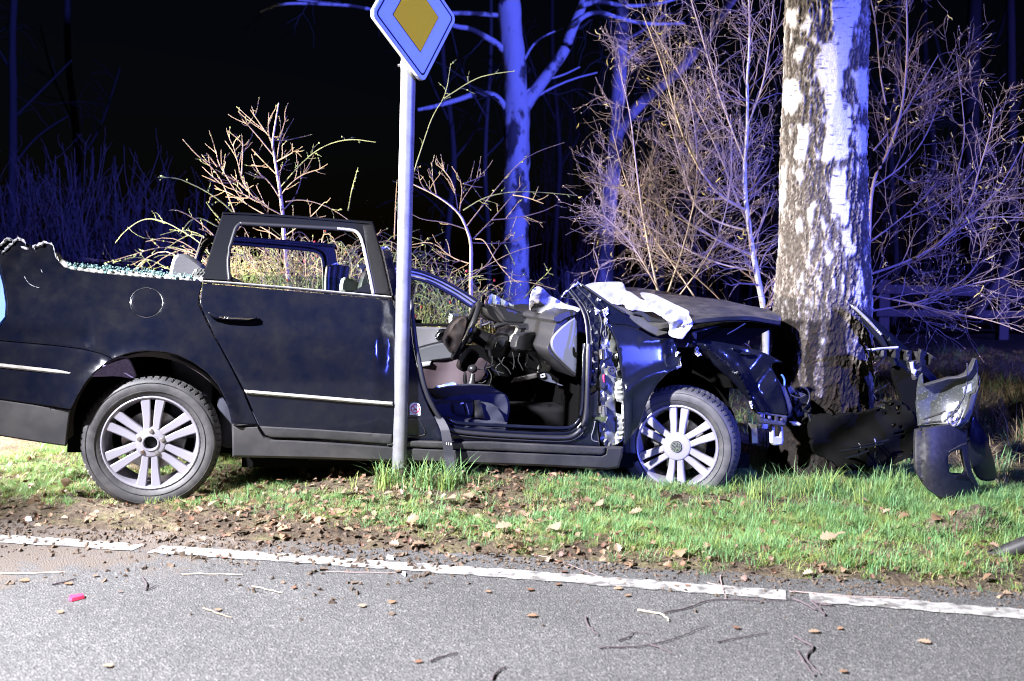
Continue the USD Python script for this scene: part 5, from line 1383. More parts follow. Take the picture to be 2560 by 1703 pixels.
# loose strap and buckle hanging from the dashboard
lo = sub('hanging_duct', CAR)
obj('duct', panel(C([(1575, 1045), (1600, 1060), (1612, 1100), (1640, 1130), (1640, 1180), (1600, 1240), (1520, 1225), (1530, 1160), (1570, 1110)]), cs(-.55, False), .05, 7, .01), 'trim', lo, 30)
obj('lower_panel', panel(smooth_ring(C([(1510, 1235), (1560, 1222), (1640, 1240), (1660, 1310), (1790, 1360), (1600, 1320), (1520, 1290)]), 1), cs(-.50, False), .04, 7, .008), 'dash_end', lo, 30)
obj('clip', panel(C([(1530, 1240), (1575, 1232), (1580, 1265), (1540, 1275)]), cs(-.485, False), .01, 4, .002, holes=[C([(1542, 1246), (1566, 1242), (1569, 1258), (1546, 1264)])]), 'white', lo, 30)
cp('footwell_bar', C([(1255, 1320), (1290, 1270), (1500, 1230), (1510, 1270), (1330, 1310)]), 'steel', off=-.85, depth=.03, profile=False, grid=9)

# ---- steering wheel with its burst airbag
sw = sub('steering_wheel', CAR)
cen = P(*C([(806, 812)])[0], 6.25)
axis = unit(-CU * .90 + UP * .43 - CN * .09)
e1 = unit(np.cross(UP, axis)); e2 = np.cross(axis, e1)
a = np.linspace(0, 2 * np.pi, 72, endpoint=False)
rg = np.stack([np.cos(a), np.sin(a), 0 * a], 1) * .186
tor = []
for t in np.linspace(0, 2 * np.pi, 14, endpoint=False):
    tor.append(np.stack([np.cos(a) * (.186 + .0175 * math.cos(t)), np.sin(a) * (.186 + .0175 * math.cos(t)), np.full_like(a, .0175 * math.sin(t))], 1))
tv = np.stack(tor, 1).reshape(-1, 3); i, j = np.meshgrid(np.arange(72), np.arange(14), indexing='ij')
qd = np.stack([i * 14 + j, ((i + 1) % 72) * 14 + j, ((i + 1) % 72) * 14 + (j + 1) % 14, i * 14 + (j + 1) % 14], -1).reshape(-1, 4)
obj('wheel_rim', place((tv, np.vstack([qd[:, [0, 1, 2]], qd[:, [0, 2, 3]]])), cen, e1, e2, axis), 'leather', sw, True)
obj('hub', place(box((0, -.01, -.03), (.15, .12, .06), None, .02), cen, e1, e2, axis), 'leather', sw, 30)
for ang_ in (0, math.pi, -math.pi / 2):
    d = np.array([math.cos(ang_), math.sin(ang_), 0])
    obj('spoke', place(box(d * .12 + [0, 0, -.012], (.12, .045, .018), np.array([[d[0], -d[1], 0], [d[1], d[0], 0], [0, 0, 1]]), .006), cen, e1, e2, axis), 'trim' if ang_ == 0 else 'leather', sw, 30)
cp('spoke_cover', smooth_ring(C([(800, 890), (830, 800), (850, 715), (875, 705), (895, 760), (890, 830), (860, 880), (820, 905)]), 1), 'bumper_plastic', off=-1.16, depth=.02, profile=False, parent=sw, edge=.006, grid=6)
sprng = np.random.RandomState(6)
ab = smooth_ring(C([(600, 930), (615, 850), (650, 780), (690, 720), (740, 680), (800, 665), (830, 690), (820, 780), (790, 870), (770, 960), (740, 1030), (680, 1050), (640, 990)]), 1)
cp('airbag', ab, 'airbag_brown', off=-1.10, depth=.12, profile=False, parent=sw, edge=.05, inset=5, grid=6, bump=lambda x, y: .03 * (meshkit.fbm(np.stack([x * .05, y * .03, 0 * x], -1), 3, 5) - .5) * 2)
cp('airbag', smooth_ring(C([(730, 1150), (780, 1060), (850, 980), (900, 1000), (940, 1060), (900, 1130), (850, 1180), (790, 1220), (745, 1200)]), 1), 'airbag_brown', off=-1.2, depth=.1, profile=False, parent=sw, edge=.04, inset=5, grid=6, bump=lambda x, y: .03 * (meshkit.fbm(np.stack([x * .06, y * .04, 0 * x], -1), 3, 6) - .5) * 2)
obj('column', tube(np.array([cen - axis * .02, cen - axis * .30]), [.045, .06], 14), 'black', sw, 30)
obj('indicator_stalk', tube(P(*np.array(C([(960, 760), (1000, 750), (1040, 730)])).T, 6.1), [.006, .007, .010], 8), 'plastic', sw, True)
# gear lever, handbrake and wiring
gl = sub('gear_lever', CAR)
kc = P(*C([(868, 1185)])[0], 5.98)
obj('knob', ball(kc, .030, 3, (1, 1, .85)), 'leather', gl, True)
obj('boot', tube(np.array([kc - UP * .03, kc - UP * .07 - CU * .005, kc - UP * .12 - CU * .01]), [.014, .020, .045], 14), 'leather', gl, True)
wr = np.random.RandomState(3)
obj('wiring', join([tube(P(*smooth_line(np.array(C([(x, y), (x + wr.uniform(-40, 40), y + 60 + wr.uniform(-20, 30)), (x + wr.uniform(-70, 90), y + 130 + wr.uniform(-40, 40)), (x + wr.uniform(-90, 140), y + 170)])), 2).T, 5.75), .0035, 5) for x, y in ((1060, 1060), (1120, 1080), (1180, 1070), (1260, 1020), (1330, 1030), (1400, 1040), (1480, 1030), (1010, 1120))] + [tube(P(*smooth_line(np.array(C(q)), 2).T, 6.0), .004, 5) for q in ([(920, 1190), (1000, 1180), (1060, 1160), (1120, 1120)], [(1020, 1190), (1060, 1250), (1040, 1340), (1000, 1380)], [(1200, 1100), (1240, 1120), (1290, 1170)], [(830, 1340), (900, 1310), (960, 1330), (1000, 1300)])]), 'bumper_plastic', CAR, True, kind='stuff')
cp('handbrake', smooth_ring(C([(780, 1330), (785, 1240), (800, 1210), (812, 1240), (815, 1340)]), 1), 'black', off=-.85, depth=.03, profile=False, grid=6)

# ---- bonnet
tm = lambda pts, Ys: np.array([P(x, y, Y) for (x, y), Y in zip(pts, Ys)])
far_e = tm(E([(590, 310), (650, 300), (800, 312), (1000, 342), (1200, 382), (1420, 412), (1600, 442), (1850, 520), (2010, 560), (2160, 604)]), [6.75, 6.75, 6.75, 6.72, 6.68, 6.6, 6.5, 6.2, 6.0, 5.72])
near_e = tm(E([(600, 540), (700, 600), (830, 660), (1040, 668), (1290, 622), (1500, 604), (1700, 592), (1900, 592), (2050, 610), (2166, 628)]), [5.55, 5.48, 5.42, 5.36, 5.34, 5.36, 5.4, 5.48, 5.58, 5.66])
rows = []
fe, ne = smooth_line(far_e, 2), smooth_line(near_e, 2)
mm_ = len(fe)
for k in np.linspace(0, 1, 26):
    r = ne * (1 - k) + fe * k
    r = r + UP * (.045 * math.sin(math.pi * min(1, k * 1.1)) ** .8 * (1 - np.linspace(0, 1, mm_) ** 3 * .6))[:, None]
    r[:, 2] += .022 * (meshkit.fbm(np.stack([r[:, 0] * 5, r[:, 1] * 5, r[:, 2] * 0], 1), 3, 8) - .5)
    r[:, 2] -= .020 * math.exp(-((k - .12) / .05) ** 2) * np.linspace(.2, 1, mm_)
    rows.append(r)
rows.insert(0, rows[0] - UP * .022 + np.array([0, .012, 0]))
rows.insert(0, rows[0] + np.array([0, .10, -.004]))
v = np.vstack(rows); i, j = np.meshgrid(np.arange(len(rows) - 1), np.arange(mm_ - 1), indexing='ij')
qd = np.stack([i * mm_ + j, i * mm_ + j + 1, (i + 1) * mm_ + j + 1, (i + 1) * mm_ + j], -1).reshape(-1, 4)
top = np.vstack([qd[:, [0, 1, 2]], qd[:, [0, 2, 3]]])
bn = obj('bonnet', (v, top), 'bonnet_paint', CAR, 30, 'buckled bonnet lifted off its catches')
# inner frame of the bonnet and the dark bay below it
under = [r - UP * .03 for r in rows[2:]]
v = np.vstack(under); n_r = len(under)
i, j = np.meshgrid(np.arange(n_r - 1), np.arange(mm_ - 1), indexing='ij')
qd = np.stack([i * mm_ + j, (i + 1) * mm_ + j, (i + 1) * mm_ + j + 1, i * mm_ + j + 1], -1).reshape(-1, 4)
obj('bonnet_lining', (v, np.vstack([qd[:, [0, 1, 2]], qd[:, [0, 2, 3]]])), 'soot', bn, 30)
YB = lambda x, y: 5.52 + (x - 1700) * .0006
obj('bonnet_inner_frame', panel(E([(1290, 640), (1500, 622), (1700, 612), (1900, 612), (2050, 626), (2160, 642), (2080, 712), (1950, 775), (1850, 832), (1760, 878), (1600, 860), (1430, 830), (1210, 822), (1250, 760)]), yplane(YB), .01, 12, .004, bump=lambda x, y: -.10 * sstep(y, 800, 850), back=(0, 1, 0)), 'soot', bn, 30)
obj('bonnet_brace', panel(E([(1290, 752), (1400, 712), (1560, 672), (1640, 640), (1660, 648), (1600, 680), (1430, 730), (1335, 750)]), yplane(lambda x, y: 5.47 + (x - 1700) * .0005), .01, 6, .004, back=(0, 1, 0)), 'clean_paint', bn, 30)
obj('bonnet_brace', panel(E([(1290, 645), (1450, 630), (1680, 622), (1560, 665), (1400, 700), (1300, 715)]), yplane(lambda x, y: 5.485 + (x - 1700) * .0005), .01, 6, .004, back=(0, 1, 0)), 'steel', bn, 30)
obj('bonnet_prop', tube(P(*np.array(E([(1640, 765), (1720, 720), (1815, 660)])).T, 5.5), .004, 6), 'zinc', bn, True)
obj('bonnet_hinge', panel(E([(1285, 755), (1310, 740), (1342, 760), (1338, 820), (1312, 812)]), yplane(5.42), .015, 5, .004, back=(0, 1, 0)), 'plastic', bn, 30)
# windscreen scuttle under the cloth
obj('scuttle', panel(E([(500, 470), (620, 500), (760, 560), (900, 620), (1040, 668), (1060, 760), (960, 790), (860, 740), (780, 690), (640, 600), (480, 520)]), yplane(lambda x, y: 5.45 - (y - 760) * .001), .03, 9, .006, back=(0, 1, 0)), 'plastic', CAR, 30)
obj('scuttle_edge', panel(E([(690, 560), (800, 590), (860, 650), (1030, 655), (1040, 640), (900, 600), (800, 540)]), yplane(5.40), .01, 7, .004, back=(0, 1, 0)), 'dash', CAR, 30)
# broken windscreen remnant on the far side
obj('windscreen_remnant', panel(C([(1020, 545), (1030, 470), (1055, 448), (1100, 470), (1210, 530), (1260, 556), (1400, 570), (1440, 590), (1380, 600), (1240, 570), (1100, 550)]), yplane(6.45), .012, 6, .004, bump=lambda x, y: .02 * np.sin(x * .3), back=(0, 1, 0)), 'frosted_glass', CAR, 25)
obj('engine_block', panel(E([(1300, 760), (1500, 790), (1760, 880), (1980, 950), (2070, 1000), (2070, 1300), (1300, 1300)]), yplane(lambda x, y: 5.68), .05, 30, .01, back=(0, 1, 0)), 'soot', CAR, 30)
# seat belt out over the sill
q = smooth_line(np.array(DD([(520, 700), (545, 735), (575, 790), (600, 850), (612, 920), (625, 1000), (636, 1090), (645, 1180), (665, 1270), (695, 1340), (735, 1385)])), 2)
offs = np.interp(np.linspace(0, 1, len(q)), [0, .12, .3, .45, .6, 1], [-.06, -.01, .035, .05, .05, .10])
wd = np.interp(np.linspace(0, 1, len(q)), [0, .15, .5, .8, 1], [15, 20, 24, 23, 16]) / 2
pl_, pr_ = side(q[:, 0] - wd, q[:, 1] + 1.5, offs), side(q[:, 0] + wd, q[:, 1] - 1.5, offs + .006)
n_ = len(q); v = np.vstack([pl_, pr_, pl_ - CN * .0022, pr_ - CN * .0022]); f = []
i = np.arange(n_ - 1)
for a_, b_ in ((0, 1), (1, 3), (3, 2), (2, 0)):
    f += [np.stack([a_ * n_ + i, a_ * n_ + i + 1, b_ * n_ + i + 1], 1), np.stack([a_ * n_ + i, b_ * n_ + i + 1, b_ * n_ + i], 1)]
bl = obj('seat_belt', (v, np.vstack(f)), 'belt', CAR, 30, 'black seat belt hanging out over the sill')
for k in range(3):
    (ax0, ay0), = DD([(612 + k * 22, 978 + k * 2)])
    obj('stitching', box(side(ax0, ay0, .056), (.003, .002, .012)), 'white', bl, False)
# ------------------------------------------------------------------ debris that has come off the car
def loose(name, poly, Yf, m, parent, depth=.012, back=(0, 1, 0), grid=9, edge=.005, bump=None, holes=(), smooth=30, inset=2.2, label=None):
    return obj(name, panel(poly, yplane(Yf), depth, grid, edge, bump, holes, inset, back), m, parent, smooth, label)


b0 = P(*GG([(1330, 1390)])[0], 4.96)
BUMP = thing('torn_front_bumper', 'torn black front bumper standing on end in the grass right of the birch', 'car bumper', (b0[0], b0[1], gz(b0[0], b0[1])))
yl = lambda x, y: 4.93 + .16 * ((x - GG([(1180, 0)])[0][0]) / 70) ** 2 * .35 + (1180 - y) * .0002
loose('lower_cover', GG([(1085, 935), (1200, 915), (1330, 895), (1360, 915), (1385, 932), (1450, 965), (1452, 1040), (1462, 1130), (1485, 1230), (1525, 1320), (1560, 1400), (1555, 1440), (1400, 1435), (1250, 1410), (1180, 1360), (1130, 1300), (1110, 1260), (1084, 1210), (1078, 1120), (1080, 1020)]), yl, 'bumper_plastic', BUMP, .012, holes=[smooth_ring(GG([(1318, 1100), (1408, 1066), (1416, 1140), (1440, 1250), (1330, 1250), (1316, 1180)]), 1)], bump=lambda x, y: -.02 * np.exp(-((x - GG([(1137, 0)])[0][0]) / 3) ** 2) + .03 * gauss(x, y, *GG([(1200, 1160)])[0], 50, 60), edge=.008)
loose('opening_rim', GG([(1318, 1100), (1322, 1085), (1410, 1040), (1446, 1028), (1452, 1090), (1470, 1200), (1500, 1290), (1530, 1350), (1500, 1330), (1455, 1260), (1425, 1150), (1410, 1068)]), lambda x, y: yl(x, y) - .015, 'bumper_plastic', BUMP, .03)
loose('opening_floor', GG([(1326, 1245), (1440, 1250), (1470, 1300), (1330, 1290)]), lambda x, y: yl(x, y) - .004, 'black', BUMP, .03)
loose('upper_cover', GG([(1140, 540), (1150, 628), (1200, 610), (1320, 577), (1390, 570), (1440, 550), (1470, 510), (1490, 460), (1506, 436), (1520, 450), (1528, 560), (1515, 680), (1490, 800), (1460, 880), (1400, 930), (1350, 905), (1240, 900), (1110, 912), (1095, 760), (1105, 620), (1120, 560)]), lambda x, y: 5.14 - .0009 * (x - 2360) + .0000 * y, 'bumper_inside', BUMP, .012, bump=lambda x, y: -.05 * gauss(x, y, *GG([(1300, 720)])[0], 60, 50), edge=.006)
loose('cover_edge', GG([(1150, 622), (1320, 570), (1400, 562), (1445, 540), (1475, 500), (1506, 436), (1516, 440), (1490, 520), (1455, 562), (1400, 580), (1325, 586), (1160, 636)]), lambda x, y: 5.11 - .0009 * (x - 2360), 'plastic', BUMP, .03)
loose('dark_flank', smooth_ring(GG([(920, 520), (945, 490), (1000, 500), (1080, 560), (1110, 620), (1105, 760), (1115, 910), (1085, 1050), (1070, 1120), (1030, 900), (990, 720), (950, 620)]), 1), lambda x, y: 5.55, 'soot', BUMP, .03)  # black sheet standing for the shaded side of the bumper
loose('side_strip', GG([(1478, 690), (1515, 675), (1535, 560), (1545, 600), (1520, 700), (1485, 830), (1450, 880), (1385, 910), (1370, 895), (1420, 860), (1455, 780)]), lambda x, y: 5.03, 'plastic', BUMP, .015)
loose('outer_skin', smooth_ring(GG([(1490, 830), (1530, 880), (1580, 970), (1620, 1080), (1650, 1200), (1662, 1290), (1560, 1300), (1510, 1260), (1465, 1130), (1455, 1000), (1470, 900)]), 1), lambda x, y: 5.22 + .001 * (x - 2440), 'paint', BUMP, .012, bump=lambda x, y: .04 * gauss(x, y, *GG([(1560, 1080)])[0], 30, 80))
loose('paper_label', GG([(1420, 640), (1478, 612), (1482, 660), (1425, 690)]), lambda x, y: 5.02, 'sign_rim', BUMP, .002, edge=0)
loose('paper_label', GG([(1358, 752), (1390, 735), (1392, 775), (1362, 780)]), lambda x, y: 5.04, 'white', BUMP, .002, edge=0)
fc = P(*GG([(1345, 858)])[0], 5.02)
obj('fog_lamp', place(lathe([(.001, .0), (.012, .004), (.014, .014), (.020, .016), (.024, .004), (.032, .006), (.036, .016), (.042, .012), (.044, -.03)], 36), fc, np.array([1, 0, 0.]), np.array([0, .3, .954]), np.array([0, -.954, .3])), 'trim', BUMP, 30)
obj('cable', join([tube(P(*smooth_line(np.array(GG(q)), 2).T, 4.98), .0045, 6) for q in ([(1340, 850), (1375, 780), (1415, 740), (1440, 660), (1450, 600)], [(1290, 880), (1340, 830), (1390, 800), (1400, 740)], [(1450, 470), (1452, 520), (1448, 560)], [(1365, 910), (1400, 850), (1420, 790)])]), 'black_rubber', BUMP, True)
obj('bracket', join([tube(P(*smooth_line(np.array(GG(q)), 1).T, 5.08), .006, 6) for q in ([(1145, 860), (1240, 830), (1300, 810)], [(1130, 895), (1230, 880), (1300, 880)])]), 'plastic', BUMP, True)
# the far wing, torn off and leaning on the trunk
w0 = P(*GG([(1050, 560)])[0], 5.62)
WING = thing('torn_wing_panel', 'long dark wing strip leaning from the ground up against the birch trunk', 'car panel', (w0[0], w0[1], gz(w0[0], w0[1])))
yw = lambda x, y: 5.66 + (y - 770) * .0004
loose('panel', GG([(632, 58), (700, 96), (780, 150), (870, 215), (960, 300), (1040, 372), (1150, 480), (1260, 596), (1150, 630), (1060, 560), (960, 500), (930, 470), (870, 350), (800, 260), (740, 180), (670, 110)]), yw, 'clean_paint', WING, .02, bump=lambda x, y: .02 * np.sin((x - y) * .12), edge=.008)
loose('chrome_edge', GG([(632, 58), (680, 84), (760, 160), (858, 270), (845, 278), (770, 200), (690, 120), (645, 82)]), lambda x, y: yw(x, y) - .03, 'trim', WING, .01)
loose('dark_edge', GG([(690, 120), (780, 215), (860, 280), (960, 480), (940, 520), (880, 380), (800, 280), (720, 180)]), lambda x, y: yw(x, y) - .022, 'black', WING, .012)
p0 = P(*GG([(1000, 400)])[0], 5.5)
PLATE = thing('broken_headlamp_frame', 'broken flat headlamp frame with ragged pale edge beside the trunk', 'car part', (p0[0], p0[1], gz(p0[0], p0[1])))
loose('plate', GG([(745, 378), (780, 372), (860, 365), (970, 356), (975, 372), (1040, 382), (1120, 392), (1125, 372), (1180, 400), (1238, 436), (1195, 440), (1190, 480), (1150, 490), (1090, 455), (1050, 460), (960, 440), (900, 425), (850, 430), (790, 395)]), lambda x, y: 5.48, 'bumper_plastic', PLATE, .03, bump=lambda x, y: .03 * np.sin(x * .2))
loose('torn_lip', GG([(745, 372), (860, 360), (970, 352), (972, 366), (955, 372), (860, 374), (790, 384), (768, 352), (772, 378)]), lambda x, y: 5.45, 'foam', PLATE, .008, grid=5)
loose('leg', GG([(1040, 455), (1100, 450), (1140, 480), (1120, 560), (1085, 590), (1075, 540), (1050, 500)]), lambda x, y: 5.46, 'plastic', PLATE, .04, bump=lambda x, y: .02 * np.sin(y * .3))
loose('pale_clip', GG([(1050, 465), (1075, 460), (1080, 510), (1100, 520), (1085, 560), (1065, 540)]), lambda x, y: 5.43, 'foam', PLATE, .01, grid=4)
# radiator grille on the ground between car and bumper
g0 = P(*GG([(700, 1100)])[0], 5.45)
GR = thing('broken_grille', 'black broken radiator grille with slats lying at the foot of the birch', 'car grille', (g0[0], g0[1], gz(g0[0], g0[1])))
sq = lambda x0, y0, x1, y1: GG([(x0, y0), (x1, y0), (x1, y1), (x0, y1)])
jr = np.random.RandomState(88)
jag = lambda q: [tuple(p + jr.uniform(-3.2, 3.2, 2)) for p in densify(list(q) + [q[0]], 9)]
loose('grille_frame', jag(GG([(370, 830), (560, 838), (800, 800), (815, 788), (845, 786), (850, 800), (890, 795), (892, 752), (940, 740), (1000, 738), (1010, 770), (1060, 800), (1110, 900), (1085, 1060), (1060, 1130), (900, 1190), (560, 1200), (380, 1100), (350, 950)])), lambda x, y: 5.50 + .05 * np.sin(x * .035) * np.sin(y * .05), 'soot', GR, .05,
      holes=[GG([(905, 752), (938, 748), (942, 766), (912, 772)]), GG([(950, 775), (985, 765), (990, 800), (955, 805)]), GG([(962, 820), (986, 816), (986, 830), (964, 834)]), GG([(920, 898), (950, 892), (960, 915), (930, 925)]), GG([(975, 910), (995, 905), (1000, 930), (980, 932)]), GG([(935, 962), (1005, 945), (1008, 958), (945, 972)]), GG([(968, 985), (1010, 975), (1010, 995), (990, 1002)]), GG([(815, 800), (838, 795), (840, 808), (820, 812)]), GG([(860, 822), (890, 815), (892, 830), (865, 834)])], grid=12)
for y, xa, xb in ((1035, 640, 900), (1062, 565, 860), (1112, 600, 760)):
    obj('slat', tube(P(*np.array(GG([(xa, y + 25), ((xa + xb) / 2, y + 3), (xb, y - 28)])).T, 5.42), .006, 6), 'paint', GR, True)
for x in (690, 805):
    obj('bar', tube(P(*np.array(GG([(x, 1020), (x + 4, 1070), (x, 1130)])).T, 5.45), .005, 6), 'paint', GR, True)
obj('latch', join([tube(P(*np.array(GG(q)).T, 5.42), .004, 5) for q in ([(690, 1030), (705, 1050), (700, 1075)], [(800, 1000), (812, 1030), (806, 1060)])]), 'steel', GR, True)
c0 = P(*GG([(300, 870)])[0], 5.55)
CR = thing('crushed_front_carrier', 'crushed black headlamp carrier wedged between the wing and the birch', 'car part', (c0[0], c0[1], gz(c0[0], c0[1])))
loose('housing', GG([(190, 700), (260, 690), (340, 700), (360, 790), (350, 860), (300, 905), (200, 900), (180, 800)]), lambda x, y: 5.62, 'black', CR, .08, bump=lambda x, y: .03 * np.sin(x * .3) * np.sin(y * .25))
loose('reflector', GG([(205, 880), (260, 878), (290, 898), (280, 912), (230, 905)]), lambda x, y: 5.58, 'trim', CR, .01, grid=5)
obj('wiring', join([tube(P(*smooth_line(np.array(GG(q)), 2).T, 5.56), .005, 5) for q in ([(300, 640), (340, 660), (350, 720), (330, 760)], [(210, 690), (270, 720), (320, 690)], [(340, 830), (355, 870), (350, 950)])]), 'black_rubber', CR, True, kind='stuff')
# black plastic trim tube in the grass at the right edge
q0 = P(2455, 1402, 3.95)
t = thing('black_trim_piece', 'black rounded plastic trim piece lying in the grass at the right edge', 'trim piece', (q0[0], q0[1], gz(q0[0], q0[1])))
pp = np.array([P(2456, 1404, 3.98), P(2478, 1396, 3.97), P(2520, 1380, 3.95), P(2570, 1360, 3.92), P(2640, 1332, 3.9), P(2720, 1300, 3.88)])
v, f = tube(smooth_line(pp, 2), np.interp(np.linspace(0, 1, 21), [0, .04, .12, .5, 1], [.008, .022, .030, .034, .034]), 18)
obj('moulding', (v, f), 'bumper_plastic', t, 40)
(jx, jy) = (2492, 1392)
obj('joint_ring', tube(np.array([P(2488, 1391.5, 3.964), P(2493, 1389.8, 3.962)]), .0325, 18), 'black', t, 30)
# white cloths: burst side airbags
def cloth(name, label, poly, Yf, bump, parent=None, grid=5, edge=.004):
    o = obj(name, panel(poly, yplane(Yf), .004, grid, edge, bump, back=(0, 1, 0)), 'cloth_white', parent, True)
    tag(stage.GetPrimAtPath(o), label, 'airbag cloth')
    return o


def folds(seed, amp, sx, sy):
    return lambda x, y: amp * (np.abs(meshkit.fbm(np.stack([x * sx + y * sy * .4, y * sy, 0 * x], -1), 3, seed) * 2 - 1) * 1.6 - .3)


yc = lambda x, y: np.interp(y, [700, 720, 750, 780, 800, 850], [5.95, 5.85, 5.55, 5.40, 5.33, 5.29])
cloth('airbag_cloth', 'white burst airbag cloth draped across the bonnet edge and hanging down over the wing', smooth_ring(E([(225, 300), (275, 272), (345, 258), (480, 254), (600, 252), (625, 275), (638, 315), (645, 340), (690, 350), (760, 400), (800, 428), (842, 436), (800, 400), (780, 352), (900, 368), (970, 395), (1040, 432), (1160, 490), (1272, 540), (1262, 576), (1285, 610), (1312, 670), (1270, 730), (1235, 770), (1200, 822), (1150, 808), (1110, 802), (1068, 780), (1062, 755), (1078, 690), (1050, 640), (1000, 598), (950, 570), (900, 545), (830, 548), (760, 530), (690, 535), (640, 510), (632, 470), (560, 480), (500, 470), (420, 420), (330, 360)]), 1), yc,
      lambda x, y: folds(3, .055, .020, .035)(x, y) + .014 * np.sin((x * .5 - y * .85) * .16), grid=4)
yc2 = lambda x, y: np.interp(y, [710, 740, 770, 790], [5.85, 5.78, 5.70, 5.66])
cloth('airbag_cloth', 'white crumpled airbag cloth lying on the dashboard behind the cut front pillar', smooth_ring(C([(1420, 600), (1422, 530), (1440, 440), (1460, 400), (1510, 370), (1570, 400), (1600, 440), (1650, 480), (1710, 505), (1760, 545), (1840, 565), (1920, 590), (1925, 615), (1890, 635), (1830, 622), (1760, 640), (1640, 635), (1520, 640), (1450, 625)]), 1), yc2,
      lambda x, y: folds(9, .06, .025, .035)(x, y) + .01 * np.sin((x * .8 + y * .5) * .2), grid=4)
# packets on the driver's seat
c = P(*DD([(760, 445)])[0], 5.9)
R = np.stack([unit(CU), -CN, UP], 1)
t = thing('card_box', 'open dark red cardboard packet lying between the front seats', 'packet', c - UP * .03)
obj('carton', box(c, (.20, .09, .045), R, .003), 'red_card', t, 30)
obj('code_label', box(P(*DD([(790, 467)])[0], 5.838), (.016, .002, .014), R), 'white', t, False)
c = P(*DD([(605, 418)])[0], 5.88)
t = thing('blue_packet', 'shiny blue wrapped packet lying beside the red carton', 'packet', c - UP * .012)
obj('wrapper', box(c, (.125, .07, .024), np.stack([unit(CU + UP * .22), -CN, unit(UP - CU * .22)], 1), .008), 'blue_card', t, 30)
# a chip of bark on the bonnet
c = P(*E([(1345, 505)])[0], 6.02)
o = obj('bark_chip', join([box(c + d, s, trimesh.transformations.random_rotation_matrix(np.array([a, .4, .7]))[:3, :3]) for d, s, a in (((0, 0, 0), (.05, .02, .014), .1), ((.02, -.01, .006), (.03, .014, .010), .5), ((-.03, 0, .008), (.024, .02, .008), .9))]), 'twig_pale', None, 30)
tag(stage.GetPrimAtPath(o), 'small pale chip of bark lying on the bonnet', 'bark')

# ------------------------------------------------------------------ priority road sign on its post
pb, pt = P(997, 1176, 5.04), P(1026, -60, 4.98)
pb[2] = gz(pb[0], pb[1]) - .05
SG = thing('priority_road_sign', 'grey steel post with a yellow and white diamond priority road sign', 'road sign', (pb[0], pb[1], gz(pb[0], pb[1])))
k = np.linspace(0, 1, 30)[:, None]
obj('post', tube(pb + (pt - pb) * k, .0375, 28), 'zinc', SG, 50)
sc_ = P(1037, 41, 4.93)
al = math.radians(54.3)
nx = np.array([math.sin(al), -math.cos(al), .0]); tx = np.array([math.cos(al), math.sin(al), 0]); 
ro = math.radians(9.5)
ex, ey = tx * math.cos(ro) + UP * math.sin(ro), -tx * math.sin(ro) + UP * math.cos(ro)


def diamond(r, fil):
    return Polygon([(r, 0), (0, r), (-r, 0), (0, -r)]).buffer(-fil).buffer(fil, 8)


def plate(name, pg, z0, z1, m, parent):
    e = trimesh.util.concatenate([trimesh.creation.extrude_polygon(g, z1 - z0, engine='earcut') for g in getattr(pg, 'geoms', [pg])])
    v = np.array(e.vertices) + [0, 0, z0]
    return obj(name, place((v, np.array(e.faces)), sc_, ex, ey, nx), m, parent, False)


RS = .317
pl0 = plate('sign_plate', diamond(RS, .035), -.012, .008, 'sign_rim', SG)
plate('white_field', diamond(RS - .006, .03), .0082, .0092, 'sign_white', pl0)
plate('black_border', diamond(RS - .028, .022).difference(diamond(RS - .040, .018)), .0094, .0102, 'sign_black', pl0)
plate('yellow_outline', diamond(RS * .545, .0005), .0094, .0102, 'sign_black', pl0)
plate('yellow_field', diamond(RS * .53, .0005), .0104, .0114, 'sign_yellow', pl0)
cpt = pb + (pt - pb) * ((sc_[2] - .22 - pb[2]) / (pt[2] - pb[2]))
obj('clamp', tube(np.array([cpt - UP * .015, cpt + UP * .015]), .0405, 28), 'sign_rim', SG, 40)
mud = pb + (pt - pb) * ((pb[2] + .11 - pb[2]) / (pt[2] - pb[2]))
obj('mud_collar', tube(np.array([pb, mud]), [.0388, .0379], 28), 'soil', SG, 40)
for zc in (-.22, .12):
    q = pb + (pt - pb) * ((sc_[2] + zc - pb[2]) / (pt[2] - pb[2]))
    obj('clamp_bolt', tube(np.array([q + np.array([-.052, .012, 0]), q + np.array([-.036, .008, 0])]), .008, 8), 'steel', SG, 40)
cpt2 = pb + (pt - pb) * ((sc_[2] + .12 - pb[2]) / (pt[2] - pb[2]))
obj('clamp', tube(np.array([cpt2 - UP * .015, cpt2 + UP * .015]), .0405, 28), 'sign_rim', SG, 40)

# ------------------------------------------------------------------ grass
def tuft(n, h, spread, lean, wd, seed):
    rg = np.random.RandomState(seed)
    vs, fs, o = [], [], 0
    for _ in range(n):
        a, r = rg.uniform(0, 2 * np.pi), spread * math.sqrt(rg.rand())
        p = np.array([r * math.cos(a), r * math.sin(a), 0])
        az = rg.uniform(0, 2 * np.pi); ln = lean * rg.uniform(.3, 1.4); hh = h * rg.uniform(.5, 1.1); w_ = wd * rg.uniform(.7, 1.2)
        d = np.array([math.cos(az), math.sin(az), 0]); s = np.array([-d[1], d[0], 0])
        c = [p + d * hh * ln * t ** 1.8 + np.array([0, 0, hh * (t - .35 * ln * t * t)]) for t in (0, .4, .75, 1.0)]
        for q, t in zip(c[:3], (1, .85, .55)):
            vs += [q - s * w_ * t, q + s * w_ * t]
        vs.append(c[3])
        fs += [(o, o + 1, o + 3), (o, o + 3, o + 2), (o + 2, o + 3, o + 5), (o + 2, o + 5, o + 4), (o + 4, o + 5, o + 6)]
        o += 7
    return np.array(vs), np.array(fs)


